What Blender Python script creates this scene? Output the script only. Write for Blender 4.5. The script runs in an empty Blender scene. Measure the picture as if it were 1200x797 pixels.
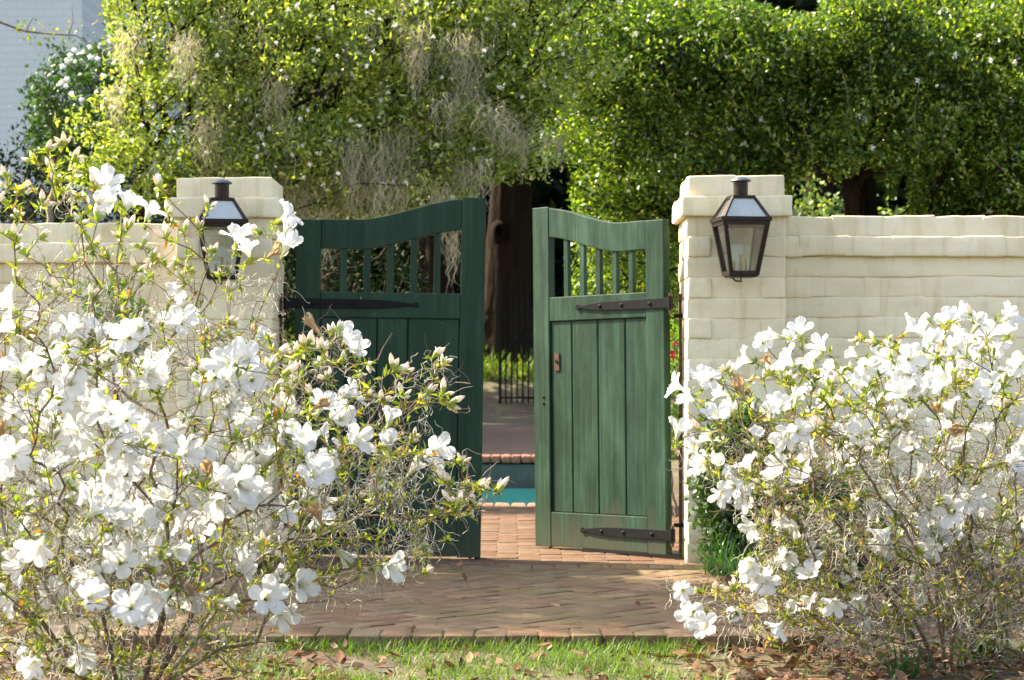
import bpy, bmesh, math, random
import numpy as np
from mathutils import Vector, Matrix
R = math.radians
rng = np.random.default_rng(7)
random.seed(7)
sc = bpy.context.scene
C = sc.collection

# ------------------------------------------------------------------ camera, sky, sun, exposure
FPX, CAMZ, HORY = 2400.0, 0.83, 440.0          # focal length in photo pixels, eye height, horizon row (1200x797 photo)
cam_d = bpy.data.cameras.new('camera'); cam = bpy.data.objects.new('camera', cam_d); C.objects.link(cam)
cam.location = (0, 0, CAMZ); cam.rotation_euler = (R(90), 0, 0)
cam_d.sensor_width = 36; cam_d.lens = 36 * FPX / 1200; cam_d.shift_y = (HORY - 398.5) / 1200
cam_d.clip_start = 0.1; cam_d.clip_end = 900
cam_d.dof.use_dof = True; cam_d.dof.focus_distance = 6.4; cam_d.dof.aperture_fstop = 9.0
sc.camera = cam

SUN_AZ = Vector((-0.94, 0.34)).normalized(); SUN_EL = R(45)
sun_dir = Vector((SUN_AZ.x * math.cos(SUN_EL), SUN_AZ.y * math.cos(SUN_EL), math.sin(SUN_EL)))
w = bpy.data.worlds.new('World'); sc.world = w; w.use_nodes = True
nt = w.node_tree; bg = nt.nodes['Background']
sky = nt.nodes.new('ShaderNodeTexSky'); sky.sky_type = 'NISHITA'; sky.sun_disc = False
sky.sun_elevation = SUN_EL; sky.sun_rotation = math.atan2(SUN_AZ.x, SUN_AZ.y)
sky.air_density = 1.0; sky.dust_density = 2.0; sky.ozone_density = 1.0
nt.links.new(sky.outputs[0], bg.inputs[0]); bg.inputs[1].default_value = 0.12
sl = bpy.data.lights.new('sun', 'SUN'); sl.energy = 4.0; sl.angle = R(0.53); sl.color = (1.0, 0.93, 0.80)
so = bpy.data.objects.new('sun', sl); C.objects.link(so); so.location = (-8, 8, 12)
so.rotation_euler = sun_dir.to_track_quat('Z', 'Y').to_euler()
sc.view_settings.view_transform = 'Standard'; sc.view_settings.look = 'None'
sc.view_settings.exposure = 2.2; sc.view_settings.gamma = 1.0; sc.view_settings.use_curve_mapping = False
sc.view_settings.use_white_balance = True; sc.view_settings.white_balance_temperature = 7300; sc.view_settings.white_balance_tint = 10
sc.render.engine = 'CYCLES'
sc.cycles.use_denoising = True; sc.cycles.max_bounces = 6; sc.cycles.diffuse_bounces = 3; sc.cycles.glossy_bounces = 3; sc.cycles.transparent_max_bounces = 12
sc.cycles.transmission_bounces = 6; sc.cycles.sample_clamp_indirect = 6

def P(px, py, D):                                 # a point of the place seen at photo pixel (px, py), D metres deep
    return np.array(((px - 600) / FPX * D, D, CAMZ - (py - HORY) / FPX * D))

# ------------------------------------------------------------------ object helpers
def put(o, parent=None):
    C.objects.link(o)
    if parent is not None: o.parent = parent
    return o
def tag(o, label=None, cat=None, group=None, kind=None):
    if label: o['label'] = label
    if cat: o['category'] = cat
    if group: o['group'] = group
    if kind: o['kind'] = kind
    return o
def empty(name, loc, label, cat, group=None, rz=0):
    o = bpy.data.objects.new(name, None); o.location = loc; o.rotation_euler = (0, 0, rz); o.empty_display_size = .1
    put(o); return tag(o, label, cat, group)
def mesh(name, V, F, mats, smooth=False, attr=None, mi=None):
    """V (n,3) array, F list of faces or (m,k) array"""
    me = bpy.data.meshes.new(name); V = np.asarray(V, dtype=np.float32)
    if isinstance(F, np.ndarray):
        m, k = F.shape
        me.vertices.add(len(V)); me.vertices.foreach_set('co', V.ravel())
        me.loops.add(m * k); me.loops.foreach_set('vertex_index', F.ravel().astype(np.int32))
        me.polygons.add(m); me.polygons.foreach_set('loop_start', np.arange(0, m * k, k, dtype=np.int32))
        me.polygons.foreach_set('loop_total', np.full(m, k, dtype=np.int32))
    else:
        me.from_pydata([tuple(v) for v in V], [], [tuple(f) for f in F])
    for mt in (mats if isinstance(mats, (list, tuple)) else [mats]): me.materials.append(mt)
    if mi is not None: me.polygons.foreach_set('material_index', np.asarray(mi, dtype=np.int32))
    if smooth: me.polygons.foreach_set('use_smooth', np.ones(len(me.polygons), dtype=bool))
    me.update(calc_edges=True)
    if attr is not None:
        a = me.attributes.new('v', 'FLOAT', 'POINT'); a.data.foreach_set('value', np.asarray(attr, dtype=np.float32))
    return me
def obj(name, me, parent=None, loc=None, rot=None, scale=None):
    o = bpy.data.objects.new(name, me)
    if loc is not None: o.location = loc
    if rot is not None: o.rotation_euler = rot
    if scale is not None: o.scale = scale
    return put(o, parent)
class MB:
    """collects boxes, prisms, tubes; build() links one mesh object"""
    def __init__(s): s.V = []; s.F = []; s.n = 0
    def add(s, V, F):
        V = np.asarray(V, dtype=float); s.V.append(V); s.F += [tuple(int(i) + s.n for i in f) for f in F]; s.n += len(V); return s
    def box(s, x0, x1, y0, y1, z0, z1):
        V = [(x0,y0,z0),(x1,y0,z0),(x1,y1,z0),(x0,y1,z0),(x0,y0,z1),(x1,y0,z1),(x1,y1,z1),(x0,y1,z1)]
        return s.add(V, [(0,3,2,1),(4,5,6,7),(0,1,5,4),(1,2,6,5),(2,3,7,6),(3,0,4,7)])
    def tube(s, pts, rad, n=6, cap=True):
        pts = np.asarray(pts, dtype=float); rad = np.broadcast_to(np.asarray(rad, dtype=float), (len(pts),))
        V, F = tube_arrays(pts, rad, n); F = [tuple(f) for f in F]
        if cap: F += [tuple(range(n))[::-1], tuple(range(len(V) - n, len(V)))]
        return s.add(V, F)
    def lathe(s, prof, c=(0,0,0), n=16, axis='z'):
        V = []; F = []; m = len(prof)
        for r, z in prof:
            for k in range(n):
                a = 2 * math.pi * k / n; p = (r * math.cos(a), r * math.sin(a), z)
                if axis == 'y': p = (p[0], p[2], p[1])
                V.append((p[0] + c[0], p[1] + c[1], p[2] + c[2]))
        for i in range(m - 1):
            for k in range(n): F.append((i*n+k, i*n+(k+1) % n, (i+1)*n+(k+1) % n, (i+1)*n+k))
        F += [tuple(range(n))[::-1], tuple(range((m-1)*n, m*n))]
        return s.add(V, F)
    def build(s, name, mat, parent=None, bevel=0, smooth=False, seg=2):
        me = bpy.data.meshes.new(name); me.from_pydata([tuple(v) for v in np.concatenate(s.V)], [], s.F)
        bm = bmesh.new(); bm.from_mesh(me); bmesh.ops.recalc_face_normals(bm, faces=bm.faces)
        if bevel: bmesh.ops.bevel(bm, geom=[e for e in bm.edges if e.calc_face_angle(0) > .5], offset=bevel, segments=seg, profile=.5, affect='EDGES')
        bm.to_mesh(me); bm.free(); me.materials.append(mat)
        if smooth: me.polygons.foreach_set('use_smooth', np.ones(len(me.polygons), dtype=bool))
        return obj(name, me, parent)
def tube_arrays(pts, rad, n):
    m = len(pts); t = np.empty_like(pts)
    t[1:-1] = pts[2:] - pts[:-2]; t[0] = pts[1] - pts[0]; t[-1] = pts[-1] - pts[-2]
    t /= np.linalg.norm(t, axis=1)[:, None] + 1e-9
    ref = np.array((0, 0, 1.)) if abs(t[:, 2]).mean() < .75 else np.array((1., 0.2, 0))
    a = np.cross(t, ref); a /= np.linalg.norm(a, axis=1)[:, None] + 1e-9; b = np.cross(t, a)
    ang = np.arange(n) * 2 * math.pi / n
    V = pts[:, None] + rad[:, None, None] * (a[:, None] * np.cos(ang)[None, :, None] + b[:, None] * np.sin(ang)[None, :, None])
    i = np.arange(m - 1)[:, None] * n; k = np.arange(n)[None]; k2 = (k + 1) % n
    F = np.stack((i + k, i + k2, i + n + k2, i + n + k), -1).reshape(-1, 4)
    return V.reshape(-1, 3), F
class Tubes:
    def __init__(s): s.V = []; s.F = []; s.n = 0; s.a = []
    def add(s, pts, rad, n=4, v=0.5):
        pts = np.asarray(pts, dtype=float)
        V, F = tube_arrays(pts, np.broadcast_to(np.asarray(rad, float), (len(pts),)), n)
        s.V.append(V); s.F.append(F + s.n); s.n += len(V); s.a.append(np.full(len(V), v))
    def me(s, name, mat): return mesh(name, np.concatenate(s.V), np.concatenate(s.F), mat, True, np.concatenate(s.a))

# ------------------------------------------------------------------ materials
def mat(name): 
    m = bpy.data.materials.new(name); m.use_nodes = True; n = m.node_tree
    return m, n, n.nodes['Principled BSDF'], n.nodes['Material Output']
def node(n, t, **kw):
    x = n.nodes.new(t)
    for k, v in kw.items():
        if k.startswith('i_'): x.inputs[int(k[2:]) if k[2:].isdigit() else k[2:].replace('_', ' ')].default_value = v
        else: setattr(x, k, v)
    return x
def ramp(n, stops, src, interp='LINEAR'):
    r = n.nodes.new('ShaderNodeValToRGB'); e = r.color_ramp.elements; r.color_ramp.interpolation = interp
    while len(e) < len(stops): e.new(.5)
    for i, (p, c) in enumerate(stops): e[i].position = p; e[i].color = (*c, 1)
    n.links.new(src, r.inputs[0]); return r
def noise(n, scale, detail=4, rough=.55, coord='Object', stretch=None, w=None):
    tc = n.nodes.new('ShaderNodeTexCoord'); x = n.nodes.new('ShaderNodeTexNoise')
    x.inputs['Scale'].default_value = scale; x.inputs['Detail'].default_value = detail; x.inputs['Roughness'].default_value = rough
    src = tc.outputs['Object' if coord == 'World' else coord]
    if coord == 'World':
        g = n.nodes.new('ShaderNodeNewGeometry'); src = g.outputs['Position']
    if stretch:
        mp = n.nodes.new('ShaderNodeMapping'); mp.inputs['Scale'].default_value = stretch; n.links.new(src, mp.inputs[0]); src = mp.outputs[0]
    n.links.new(src, x.inputs['Vector'])
    if w is not None:
        x.noise_dimensions = '4D'; n.links.new(w, x.inputs['W'])
    return x
def mixc(n, fac, a, b, mode='MIX'):
    x = n.nodes.new('ShaderNodeMix'); x.data_type = 'RGBA'; x.blend_type = mode
    for s, val in ((x.inputs[0], fac), (x.inputs[6], a), (x.inputs[7], b)):
        if hasattr(val, 'is_output'): n.links.new(val, s)
        elif isinstance(val, (int, float)): s.default_value = val
        else: s.default_value = (*val, 1)
    return x.outputs[2]
def bump(n, h, strength, dist, bsdf, prev=None):
    b = n.nodes.new('ShaderNodeBump'); b.inputs['Strength'].default_value = strength; b.inputs['Distance'].default_value = dist
    n.links.new(h, b.inputs['Height'])
    if prev is not None: n.links.new(prev.outputs[0], b.inputs['Normal'])
    n.links.new(b.outputs[0], bsdf.inputs['Normal']); return b
def math_(n, op, a, b=None):
    x = n.nodes.new('ShaderNodeMath'); x.operation = op
    for i, v in enumerate((a, b)):
        if v is None: continue
        if hasattr(v, 'is_output'): n.links.new(v, x.inputs[i])
        else: x.inputs[i].default_value = v
    return x.outputs[0]

def m_simple(name, col, rough=.6, metal=0, var=.25, scale=8, bmp=0, spec=.3):
    m, n, b, o = mat(name); b.inputs['Specular IOR Level'].default_value = spec; x = noise(n, scale)
    c = ramp(n, [(.25, tuple(v * (1 - var) for v in col)), (.75, tuple(min(1, v * (1 + var)) for v in col))], x.outputs[0])
    n.links.new(c.outputs[0], b.inputs['Base Color']); b.inputs['Roughness'].default_value = rough; b.inputs['Metallic'].default_value = metal
    if bmp: bump(n, x.outputs[0], .5, bmp, b)
    return m
def m_paint_brick():
    m, n, b, o = mat('painted_brick'); oi = n.nodes.new('ShaderNodeObjectInfo')
    big = noise(n, 3.0, 3, .5, 'World'); fine = noise(n, 45, 5, .6, 'World'); streak = noise(n, 6, 4, .6, 'World', (3, 3, .35))
    c = ramp(n, [(.3, (.65, .555, .37)), (.52, (.74, .64, .445)), (.8, (.78, .69, .51))], big.outputs[0])
    s = ramp(n, [(.34, (.84, .80, .71)), (.48, (1, 1, 1))], streak.outputs[0])
    c2 = mixc(n, .75, c.outputs[0], s.outputs[0], 'MULTIPLY')
    rv = ramp(n, [(0, (.93, .93, .93)), (1, (1.0, 1.0, 1.0))], oi.outputs['Random'])
    c3 = mixc(n, 1.0, c2, rv.outputs[0], 'MULTIPLY')
    spots = noise(n, 28, 3, .6, 'World'); sr = ramp(n, [(.68, (0, 0, 0)), (.76, (1, 1, 1))], spots.outputs[0])
    c4 = mixc(n, math_(n, 'MULTIPLY', sr.outputs[0], .35), c3, (.42, .36, .27))
    gp = n.nodes.new('ShaderNodeNewGeometry'); sx = n.nodes.new('ShaderNodeSeparateXYZ'); n.links.new(gp.outputs['Position'], sx.inputs[0])
    foot = ramp(n, [(.0, (1, 1, 1)), (.30, (0, 0, 0))], math_(n, 'ADD', sx.outputs[2], math_(n, 'MULTIPLY', math_(n, 'SUBTRACT', streak.outputs[0], .5), .5)))
    c4 = mixc(n, math_(n, 'MULTIPLY', foot.outputs[0], .4), c4, (.34, .33, .22))
    n.links.new(c4, b.inputs['Base Color']); b.inputs['Roughness'].default_value = .72; b.inputs['Specular IOR Level'].default_value = .2
    p = bump(n, fine.outputs[0], .35, .004, b); lum = noise(n, 16, 3, .5, 'World'); bump(n, lum.outputs[0], .5, .012, b, p)
    return m
def m_gate(name, fade):
    m, n, b, o = mat(name); oi = n.nodes.new('ShaderNodeObjectInfo')
    grain = noise(n, 22, 6, .65, 'Object', (1, 1, .06)); wear = noise(n, 5, 5, .65, 'World', (1.6, 1.6, .5)); chip = noise(n, 30, 4, .7, 'World', (1, 1, .4))
    c = ramp(n, [(.3, (.009, .028, .015)), (.55, (.0135, .040, .022)), (.8, (.023, .055, .033))], grain.outputs[0])
    f = ramp(n, [(.42, (0, 0, 0)), (.75, (1, 1, 1))], wear.outputs[0])
    c2 = mixc(n, math_(n, 'MULTIPLY', f.outputs[0], fade), c.outputs[0], (.050, .110, .076))
    rv = ramp(n, [(0, (.82, .82, .82)), (1, (1.0, 1.0, 1.0))], oi.outputs['Random'])
    c3 = mixc(n, 1.0, c2, rv.outputs[0], 'MULTIPLY')
    fs = noise(n, 60, 4, .7, 'Object', (1, 1, .025)); fr_ = ramp(n, [(.45, (.75, .75, .75)), (.7, (1.6, 1.6, 1.55))], fs.outputs[0]); c3 = mixc(n, min(1, fade + .25), c3, fr_.outputs[0], 'MULTIPLY')
    ch = ramp(n, [(.735, (0, 0, 0)), (.76, (1, 1, 1))], chip.outputs[0])
    c4 = mixc(n, math_(n, 'MULTIPLY', ch.outputs[0], .75), c3, (.26, .24, .17))
    gp = n.nodes.new('ShaderNodeNewGeometry'); sx = n.nodes.new('ShaderNodeSeparateXYZ'); n.links.new(gp.outputs['Position'], sx.inputs[0])
    foot = ramp(n, [(.0, (1, 1, 1)), (.22, (0, 0, 0))], math_(n, 'ADD', sx.outputs[2], math_(n, 'MULTIPLY', math_(n, 'SUBTRACT', wear.outputs[0], .5), .7)))
    c4 = mixc(n, math_(n, 'MULTIPLY', foot.outputs[0], .55), c4, (.075, .068, .045))
    n.links.new(c4, b.inputs['Base Color']); b.inputs['Roughness'].default_value = .5; b.inputs['Specular IOR Level'].default_value = .16
    bump(n, grain.outputs[0], .4, .003, b); return m
def m_paver(name, moss, tint):
    m, n, b, o = mat(name); oi = n.nodes.new('ShaderNodeObjectInfo'); at = n.nodes.new('ShaderNodeAttribute'); at.attribute_name = 'v'
    rnd = math_(n, 'FRACT', math_(n, 'ADD', oi.outputs['Random'], at.outputs['Fac']))
    c = ramp(n, [(0, (.18, .10, .07)), (.3, (.24, .16, .11)), (.55, (.20, .155, .105)), (.8, (.27, .19, .135)), (1, (.22, .18, .135))], rnd)
    g = noise(n, 18, 5, .65, 'World'); c2 = mixc(n, .8, c.outputs[0], ramp(n, [(.3, (.55, .53, .50)), (.7, (1.15, 1.12, 1.08))], g.outputs[0]).outputs[0], 'MULTIPLY')
    ms = noise(n, 2.2, 5, .6, 'World'); mr = ramp(n, [(.45, (0, 0, 0)), (.68, (1, 1, 1))], ms.outputs[0])
    c3 = mixc(n, math_(n, 'MULTIPLY', mr.outputs[0], moss), c2, (.17, .15, .065))
    gr = noise(n, 5.5, 4, .6, 'World'); gm = ramp(n, [(.55, (0, 0, 0)), (.72, (1, 1, 1))], gr.outputs[0])
    c4 = mixc(n, math_(n, 'MULTIPLY', gm.outputs[0], .5), c3, (.30, .275, .225))
    dn = noise(n, 7.5, 6, .7, 'World', (1, .5, 1)); dr = ramp(n, [(.46, (0, 0, 0)), (.60, (1, 1, 1))], dn.outputs[0]); c4 = mixc(n, math_(n, 'MULTIPLY', dr.outputs[0], moss * .75), c4, (.15, .115, .075))
    c4 = mixc(n, 1.0, c4, tint, 'MULTIPLY')
    n.links.new(c4, b.inputs['Base Color']); b.inputs['Roughness'].default_value = .85; b.inputs['Specular IOR Level'].default_value = .2
    bump(n, g.outputs[0], .6, .006, b); return m
def m_leaf(name, stops, trans=.4, rough=.42, tint=(1.25, 1.3, .55), spec=.5):
    m, n, b, o = mat(name); at = n.nodes.new('ShaderNodeAttribute'); at.attribute_name = 'v'
    c = ramp(n, stops, at.outputs['Fac']); n.links.new(c.outputs[0], b.inputs['Base Color']); b.inputs['Roughness'].default_value = rough
    b.inputs['Specular IOR Level'].default_value = spec
    t = n.nodes.new('ShaderNodeBsdfTranslucent'); tc = mixc(n, 1.0, c.outputs[0], tint, 'MULTIPLY'); n.links.new(tc, t.inputs[0])
    mx = n.nodes.new('ShaderNodeMixShader'); mx.inputs[0].default_value = trans
    n.links.new(b.outputs[0], mx.inputs[1]); n.links.new(t.outputs[0], mx.inputs[2]); n.links.new(mx.outputs[0], o.inputs[0]); return m
def m_petal(name, col, trans=.42, throat=False):
    m, n, b, o = mat(name); b.inputs['Roughness'].default_value = .6; b.inputs['Specular IOR Level'].default_value = .2
    x = noise(n, 60, 3, .5); c = ramp(n, [(.3, tuple(v * .93 for v in col)), (.7, col)], x.outputs[0])
    col_ = c.outputs[0]
    if throat:                                            # greenish throat and faint veins of the open flower
        tc = n.nodes.new('ShaderNodeTexCoord'); sx = n.nodes.new('ShaderNodeSeparateXYZ'); n.links.new(tc.outputs['Object'], sx.inputs[0])
        rr_ = math_(n, 'SQRT', math_(n, 'ADD', math_(n, 'POWER', sx.outputs[0], 2), math_(n, 'POWER', sx.outputs[1], 2)))
        th_ = ramp(n, [(.18, (1, 1, 1)), (.50, (0, 0, 0))], math_(n, 'MULTIPLY', rr_, 40))
        col_ = mixc(n, math_(n, 'MULTIPLY', th_.outputs[0], .8), col_, (.50, .55, .28))
        an_ = math_(n, 'SINE', math_(n, 'MULTIPLY', math_(n, 'ARCTAN2', sx.outputs[1], sx.outputs[0]), 45)); vn = ramp(n, [(.75, (1, 1, 1)), (1, (.90, .91, .86))], an_)
        col_ = mixc(n, 1.0, col_, vn.outputs[0], 'MULTIPLY')
    n.links.new(col_, b.inputs['Base Color'])
    t = n.nodes.new('ShaderNodeBsdfTranslucent'); n.links.new(col_, t.inputs[0])
    mx = n.nodes.new('ShaderNodeMixShader'); mx.inputs[0].default_value = trans
    n.links.new(b.outputs[0], mx.inputs[1]); n.links.new(t.outputs[0], mx.inputs[2]); n.links.new(mx.outputs[0], o.inputs[0]); return m
def m_attr(name, stops, rough=.85, bscale=0, bdist=.004, stretch=None):
    m, n, b, o = mat(name); at = n.nodes.new('ShaderNodeAttribute'); at.attribute_name = 'v'
    c = ramp(n, stops, at.outputs['Fac']); col = c.outputs[0]
    if bscale:
        x = noise(n, bscale, 5, .65, 'World', stretch); bump(n, x.outputs[0], .8, bdist, b)
        col = mixc(n, .8, col, ramp(n, [(.3, (.6, .6, .6)), (.7, (1.2, 1.2, 1.2))], x.outputs[0]).outputs[0], 'MULTIPLY')
    n.links.new(col, b.inputs['Base Color']); b.inputs['Roughness'].default_value = rough; b.inputs['Specular IOR Level'].default_value = .1; return m
def m_glass(name, tint=(.90, .95, .94), dirt_sheen=.05):
    m, n, b, o = mat(name); tr = n.nodes.new('ShaderNodeBsdfTransparent'); tr.inputs[0].default_value = (*tint, 1)
    gl = n.nodes.new('ShaderNodeBsdfGlossy'); gl.inputs['Roughness'].default_value = .04
    fr = n.nodes.new('ShaderNodeFresnel'); fr.inputs[0].default_value = 1.6
    x = noise(n, 9, 3, .5); bp = n.nodes.new('ShaderNodeBump'); bp.inputs['Strength'].default_value = .12; bp.inputs['Distance'].default_value = .004
    n.links.new(x.outputs[0], bp.inputs['Height']); n.links.new(bp.outputs[0], gl.inputs['Normal']); n.links.new(bp.outputs[0], fr.inputs['Normal'])
    df = n.nodes.new('ShaderNodeBsdfDiffuse'); df.inputs[0].default_value = (.55, .56, .52, 1)
    mx0 = n.nodes.new('ShaderNodeMixShader'); d = ramp(n, [(.3, (dirt_sheen * (.2 if dirt_sheen < .3 else .75),) * 3), (.75, (dirt_sheen,) * 3)], noise(n, 14, 5, .65).outputs[0])
    n.links.new(d.outputs[0], mx0.inputs[0]); n.links.new(tr.outputs[0], mx0.inputs[1]); n.links.new(df.outputs[0], mx0.inputs[2])
    mx = n.nodes.new('ShaderNodeMixShader'); n.links.new(math_(n, 'MULTIPLY', fr.outputs[0], 2.4), mx.inputs[0])
    n.links.new(mx0.outputs[0], mx.inputs[1]); n.links.new(gl.outputs[0], mx.inputs[2]); n.links.new(mx.outputs[0], o.inputs[0]); return m

M = {}
M['brick'] = m_paint_brick()
M['gate_dark'] = m_gate('green_paint', .22); M['gate_worn'] = m_gate('worn_green_paint', .6)
M['iron'] = m_simple('black_iron', (.006, .006, .007), .55, 0, .4, 30, .001, .12)
M['rust'] = m_simple('rusty_iron', (.085, .045, .030), .8, .2, .5, 40, .001)
M['copper'] = m_simple('aged_copper', (.022, .013, .010), .45, .5, .4, 14, .0005)
M['cap_metal'] = m_simple('weathered_cap', (.12, .13, .13), .5, .6, .3, 20)
M['glass'] = m_glass('lantern_glass'); M['roof_glass'] = m_glass('dusty_sheen_glass', (.93, .96, .95), .80)  # roof glass: dust coat also paints in the pale sky reflection
M['paver'] = m_paver('old_paving_brick', .8, (.86, .79, .69)); M['paver_in'] = m_paver('patio_brick', .3, (.64, .54, .50))
M['petal'] = m_petal('white_petal', (.75, .75, .74), .46, True); M['calyx'] = m_simple('calyx_green', (.36, .42, .08), .6, 0, .3, 30)
M['stamen'] = m_simple('stamen', (.72, .66, .45), .6)
M['bud'] = m_petal('bud_cream', (.86, .80, .66), .4); M['budpink'] = m_petal('bud_pink', (.82, .62, .54), .4)
M['aza_leaf'] = m_leaf('azalea_leaf', [(0, (.06, .105, .016)), (.4, (.16, .23, .027)), (.72, (.31, .33, .04)), (.9, (.40, .27, .04)), (1, (.32, .11, .03))], .5)
M['bark'] = m_attr('azalea_bark', [(0, (.10, .065, .045)), (.6, (.19, .135, .10)), (1, (.30, .25, .20))], .9, 40, .002)
M['moss'] = m_attr('spanish_moss', [(0, (.30, .28, .22)), (1, (.52, .50, .42))], .95)
M['tree_moss'] = m_leaf('hanging_moss', [(0, (.36, .34, .25)), (1, (.62, .59, .48))], .5, .9, (1.1, 1.0, .8), .1)
M['grass'] = m_leaf('lawn_grass', [(0, (.06, .12, .014)), (.7, (.13, .23, .024)), (1, (.24, .25, .06))], .45, .5)
M['lirio'] = m_leaf('strap_leaf', [(0, (.025, .07, .018)), (1, (.07, .17, .035))], .3, .4)
M['litter'] = m_leaf('dead_leaf', [(0, (.06, .03, .018)), (.5, (.16, .085, .05)), (1, (.36, .25, .16))], .2, .8, (1.1, .9, .7), .15)

# ------------------------------------------------------------------ setting: ground, pavement, patio, pool
def ground_z(y):
    if y < 43: return -.045
    t = min(1, (y - 43) / 8.0); return -.055 + 1.75 * t * t * (3 - 2 * t)
xs = sorted(set([-250, -120, -60, -30, -15, -8, -4, -2.5, -1.6, -1.3, -.6, 0, .5, .9, 1.6, 2.5, 4, 8, 15, 30, 60, 120, 250]))
ys = sorted(set([-40, -10, 0, 3, 5, 5.6, 6.2, 6.6, 7.4, 8.2, 9, 11, 13.2, 21, 26, 34, 40, 43, 44, 45, 46, 47, 48, 49, 50, 51, 52, 56, 70, 100, 160, 300, 600]))
GV = []; GF = []
for j, y in enumerate(ys):
    for i, x in enumerate(xs):
        GV.append((x, y, ground_z(y) + (.012 * math.sin(x * 3.1 + y * 2.3) if y < 9 else 0)))
for j in range(len(ys) - 1):
    for i in range(len(xs) - 1):
        if -1.6 <= xs[i] < .9 and 13.2 <= ys[j] < 21: continue     # the pool
        k = j * len(xs) + i; GF.append((k, k + 1, k + 1 + len(xs), k + len(xs)))
m, n, b, o = mat('earth'); a1 = noise(n, 9, 6, .65, 'World'); a2 = noise(n, 1.3, 4, .55, 'World')
c = ramp(n, [(.3, (.045, .03, .019)), (.55, (.085, .06, .038)), (.75, (.14, .105, .07))], a1.outputs[0])
g2 = ramp(n, [(.45, (0, 0, 0)), (.65, (1, 1, 1))], a2.outputs[0])
n.links.new(mixc(n, math_(n, 'MULTIPLY', g2.outputs[0], .45), c.outputs[0], (.11, .13, .035)), b.inputs['Base Color']); b.inputs['Roughness'].default_value = .95
bump(n, a1.outputs[0], .8, .03, b); M['earth'] = m
tag(obj('ground', mesh('ground', GV, GF, M['earth'])), kind='structure')

def rounded_box(L, W, H, r, nx, ny, nz, amp, seed):
    rr = np.random.default_rng(seed)
    def line(S, k): return np.concatenate(([-S/2, -S/2 + r*.35], np.linspace(-S/2 + r, S/2 - r, k + 1), [S/2 - r*.35, S/2]))
    X, Y, Z = line(L, nx), line(W, ny), line(H, nz); key = {}; V = []; F = []
    def vid(p):
        k = tuple(round(q, 6) for q in p)
        if k not in key: key[k] = len(V); V.append(p)
        return key[k]
    def face(A, B, f):
        for i in range(len(A) - 1):
            for j in range(len(B) - 1):
                F.append([vid(f(A[i], B[j])), vid(f(A[i+1], B[j])), vid(f(A[i+1], B[j+1])), vid(f(A[i], B[j+1]))])
    face(X, Z, lambda a, c: (a, -W/2, c)); face(X[::-1], Z, lambda a, c: (a, W/2, c))
    face(Y[::-1], Z, lambda a, c: (-L/2, a, c)); face(Y, Z, lambda a, c: (L/2, a, c))
    face(X, Y, lambda a, c: (a, c, H/2)); face(X[::-1], Y, lambda a, c: (a, c, -H/2))
    V = np.array(V); inner = np.array((L/2 - r, W/2 - r, H/2 - r)); q = np.clip(V, -inner, inner); d = V - q
    V = q + r * d / (np.linalg.norm(d, axis=1)[:, None] + 1e-12)
    for _ in range(5):
        k = rr.normal(size=3) * np.array((22, 26, 38)); ph = rr.uniform(0, 6.3); dv = rr.normal(size=3) * np.array((.3, .9, .7))
        V = V + amp * .5 * np.sin(V @ k + ph)[:, None] * dv
    return V, np.array(F)

# paving bricks: herringbone forecourt, each near brick its own part
PAV_FRONT, PAV_BACK, PX0, PX1 = 6.55, 8.98, -1.34, .97
pv = [mesh('paving_brick', *rounded_box(.1985, .0970, .055, .006, 3, 1, 1, .0012, 40 + i), M['paver'], True) for i in range(8)]
base_m = m_simple('mortar_sand', (.12, .088, .055), .95, 0, .35, 25, .004)
pad = MB().box(PX0 + .02, PX1 - .02, PAV_FRONT + .02, PAV_BACK - .005, -.09, -.0045).build('brick_pavement', base_m); tag(pad, kind='structure')
spots = []
a45 = R(45); ca, sa = math.cos(a45), math.sin(a45); cx, cy = (PX0 + PX1) / 2, (PAV_FRONT + PAV_BACK) / 2
for i in range(-40, 40):
    for j in range(-40, 40):
        q = (i - j) % 4                                  # herringbone of 2:1 bricks on a 0.1 m lattice
        if q == 0: u, v, r = i + 1.0, j + .5, 0
        elif q == 3: u, v, r = i + .5, j, math.pi / 2
        else: continue
        if q == 3: v = j + 1.0
        u *= .1; v *= .1
        x, y = cx + u * ca - v * sa, cy + u * sa + v * ca
        if PX0 + .11 < x < PX1 - .11 and PAV_FRONT + .17 < y < PAV_BACK - .17: spots.append((x, y, a45 + r))
k = PX0 + .05
while k < PX1:                                           # header rows along the front edge and the threshold
    spots.append((k, PAV_FRONT + .10 + random.uniform(-.018, .012), math.pi / 2)); spots.append((k, PAV_BACK - .10, math.pi / 2)); k += .102
spots.sort(key=lambda s: s[1]); far_V = []; far_F = []; far_a = []; nf = 0
def add_far(me, x, y, z, a):
    global nf
    V = np.empty(len(me.vertices) * 3); me.vertices.foreach_get('co', V); V = V.reshape(-1, 3)
    c_, s_ = math.cos(a), math.sin(a); W = np.stack((V[:, 0] * c_ - V[:, 1] * s_ + x, V[:, 0] * s_ + V[:, 1] * c_ + y, V[:, 2] + z), 1)
    F = np.array([tuple(p.vertices) for p in me.polygons]); far_V.append(W); far_F.append(F + nf); nf += len(W); far_a.append(np.full(len(W), random.random()))
for i, (x, y, a) in enumerate(spots):
    me = pv[random.randrange(8)]; z = -.0275 + random.uniform(-.003, .002); a += random.uniform(-.02, .02)
    if i < 296: obj('brick', me, pad, (x, y, z), (random.uniform(-.012, .012), random.uniform(-.012, .012), a))
    else: add_far(me, x, y, z, a)
if far_V:
    tag(obj('bricks', mesh('bricks', np.concatenate(far_V), np.concatenate(far_F), M['paver'], True, np.concatenate(far_a)), pad), kind='stuff')
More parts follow.
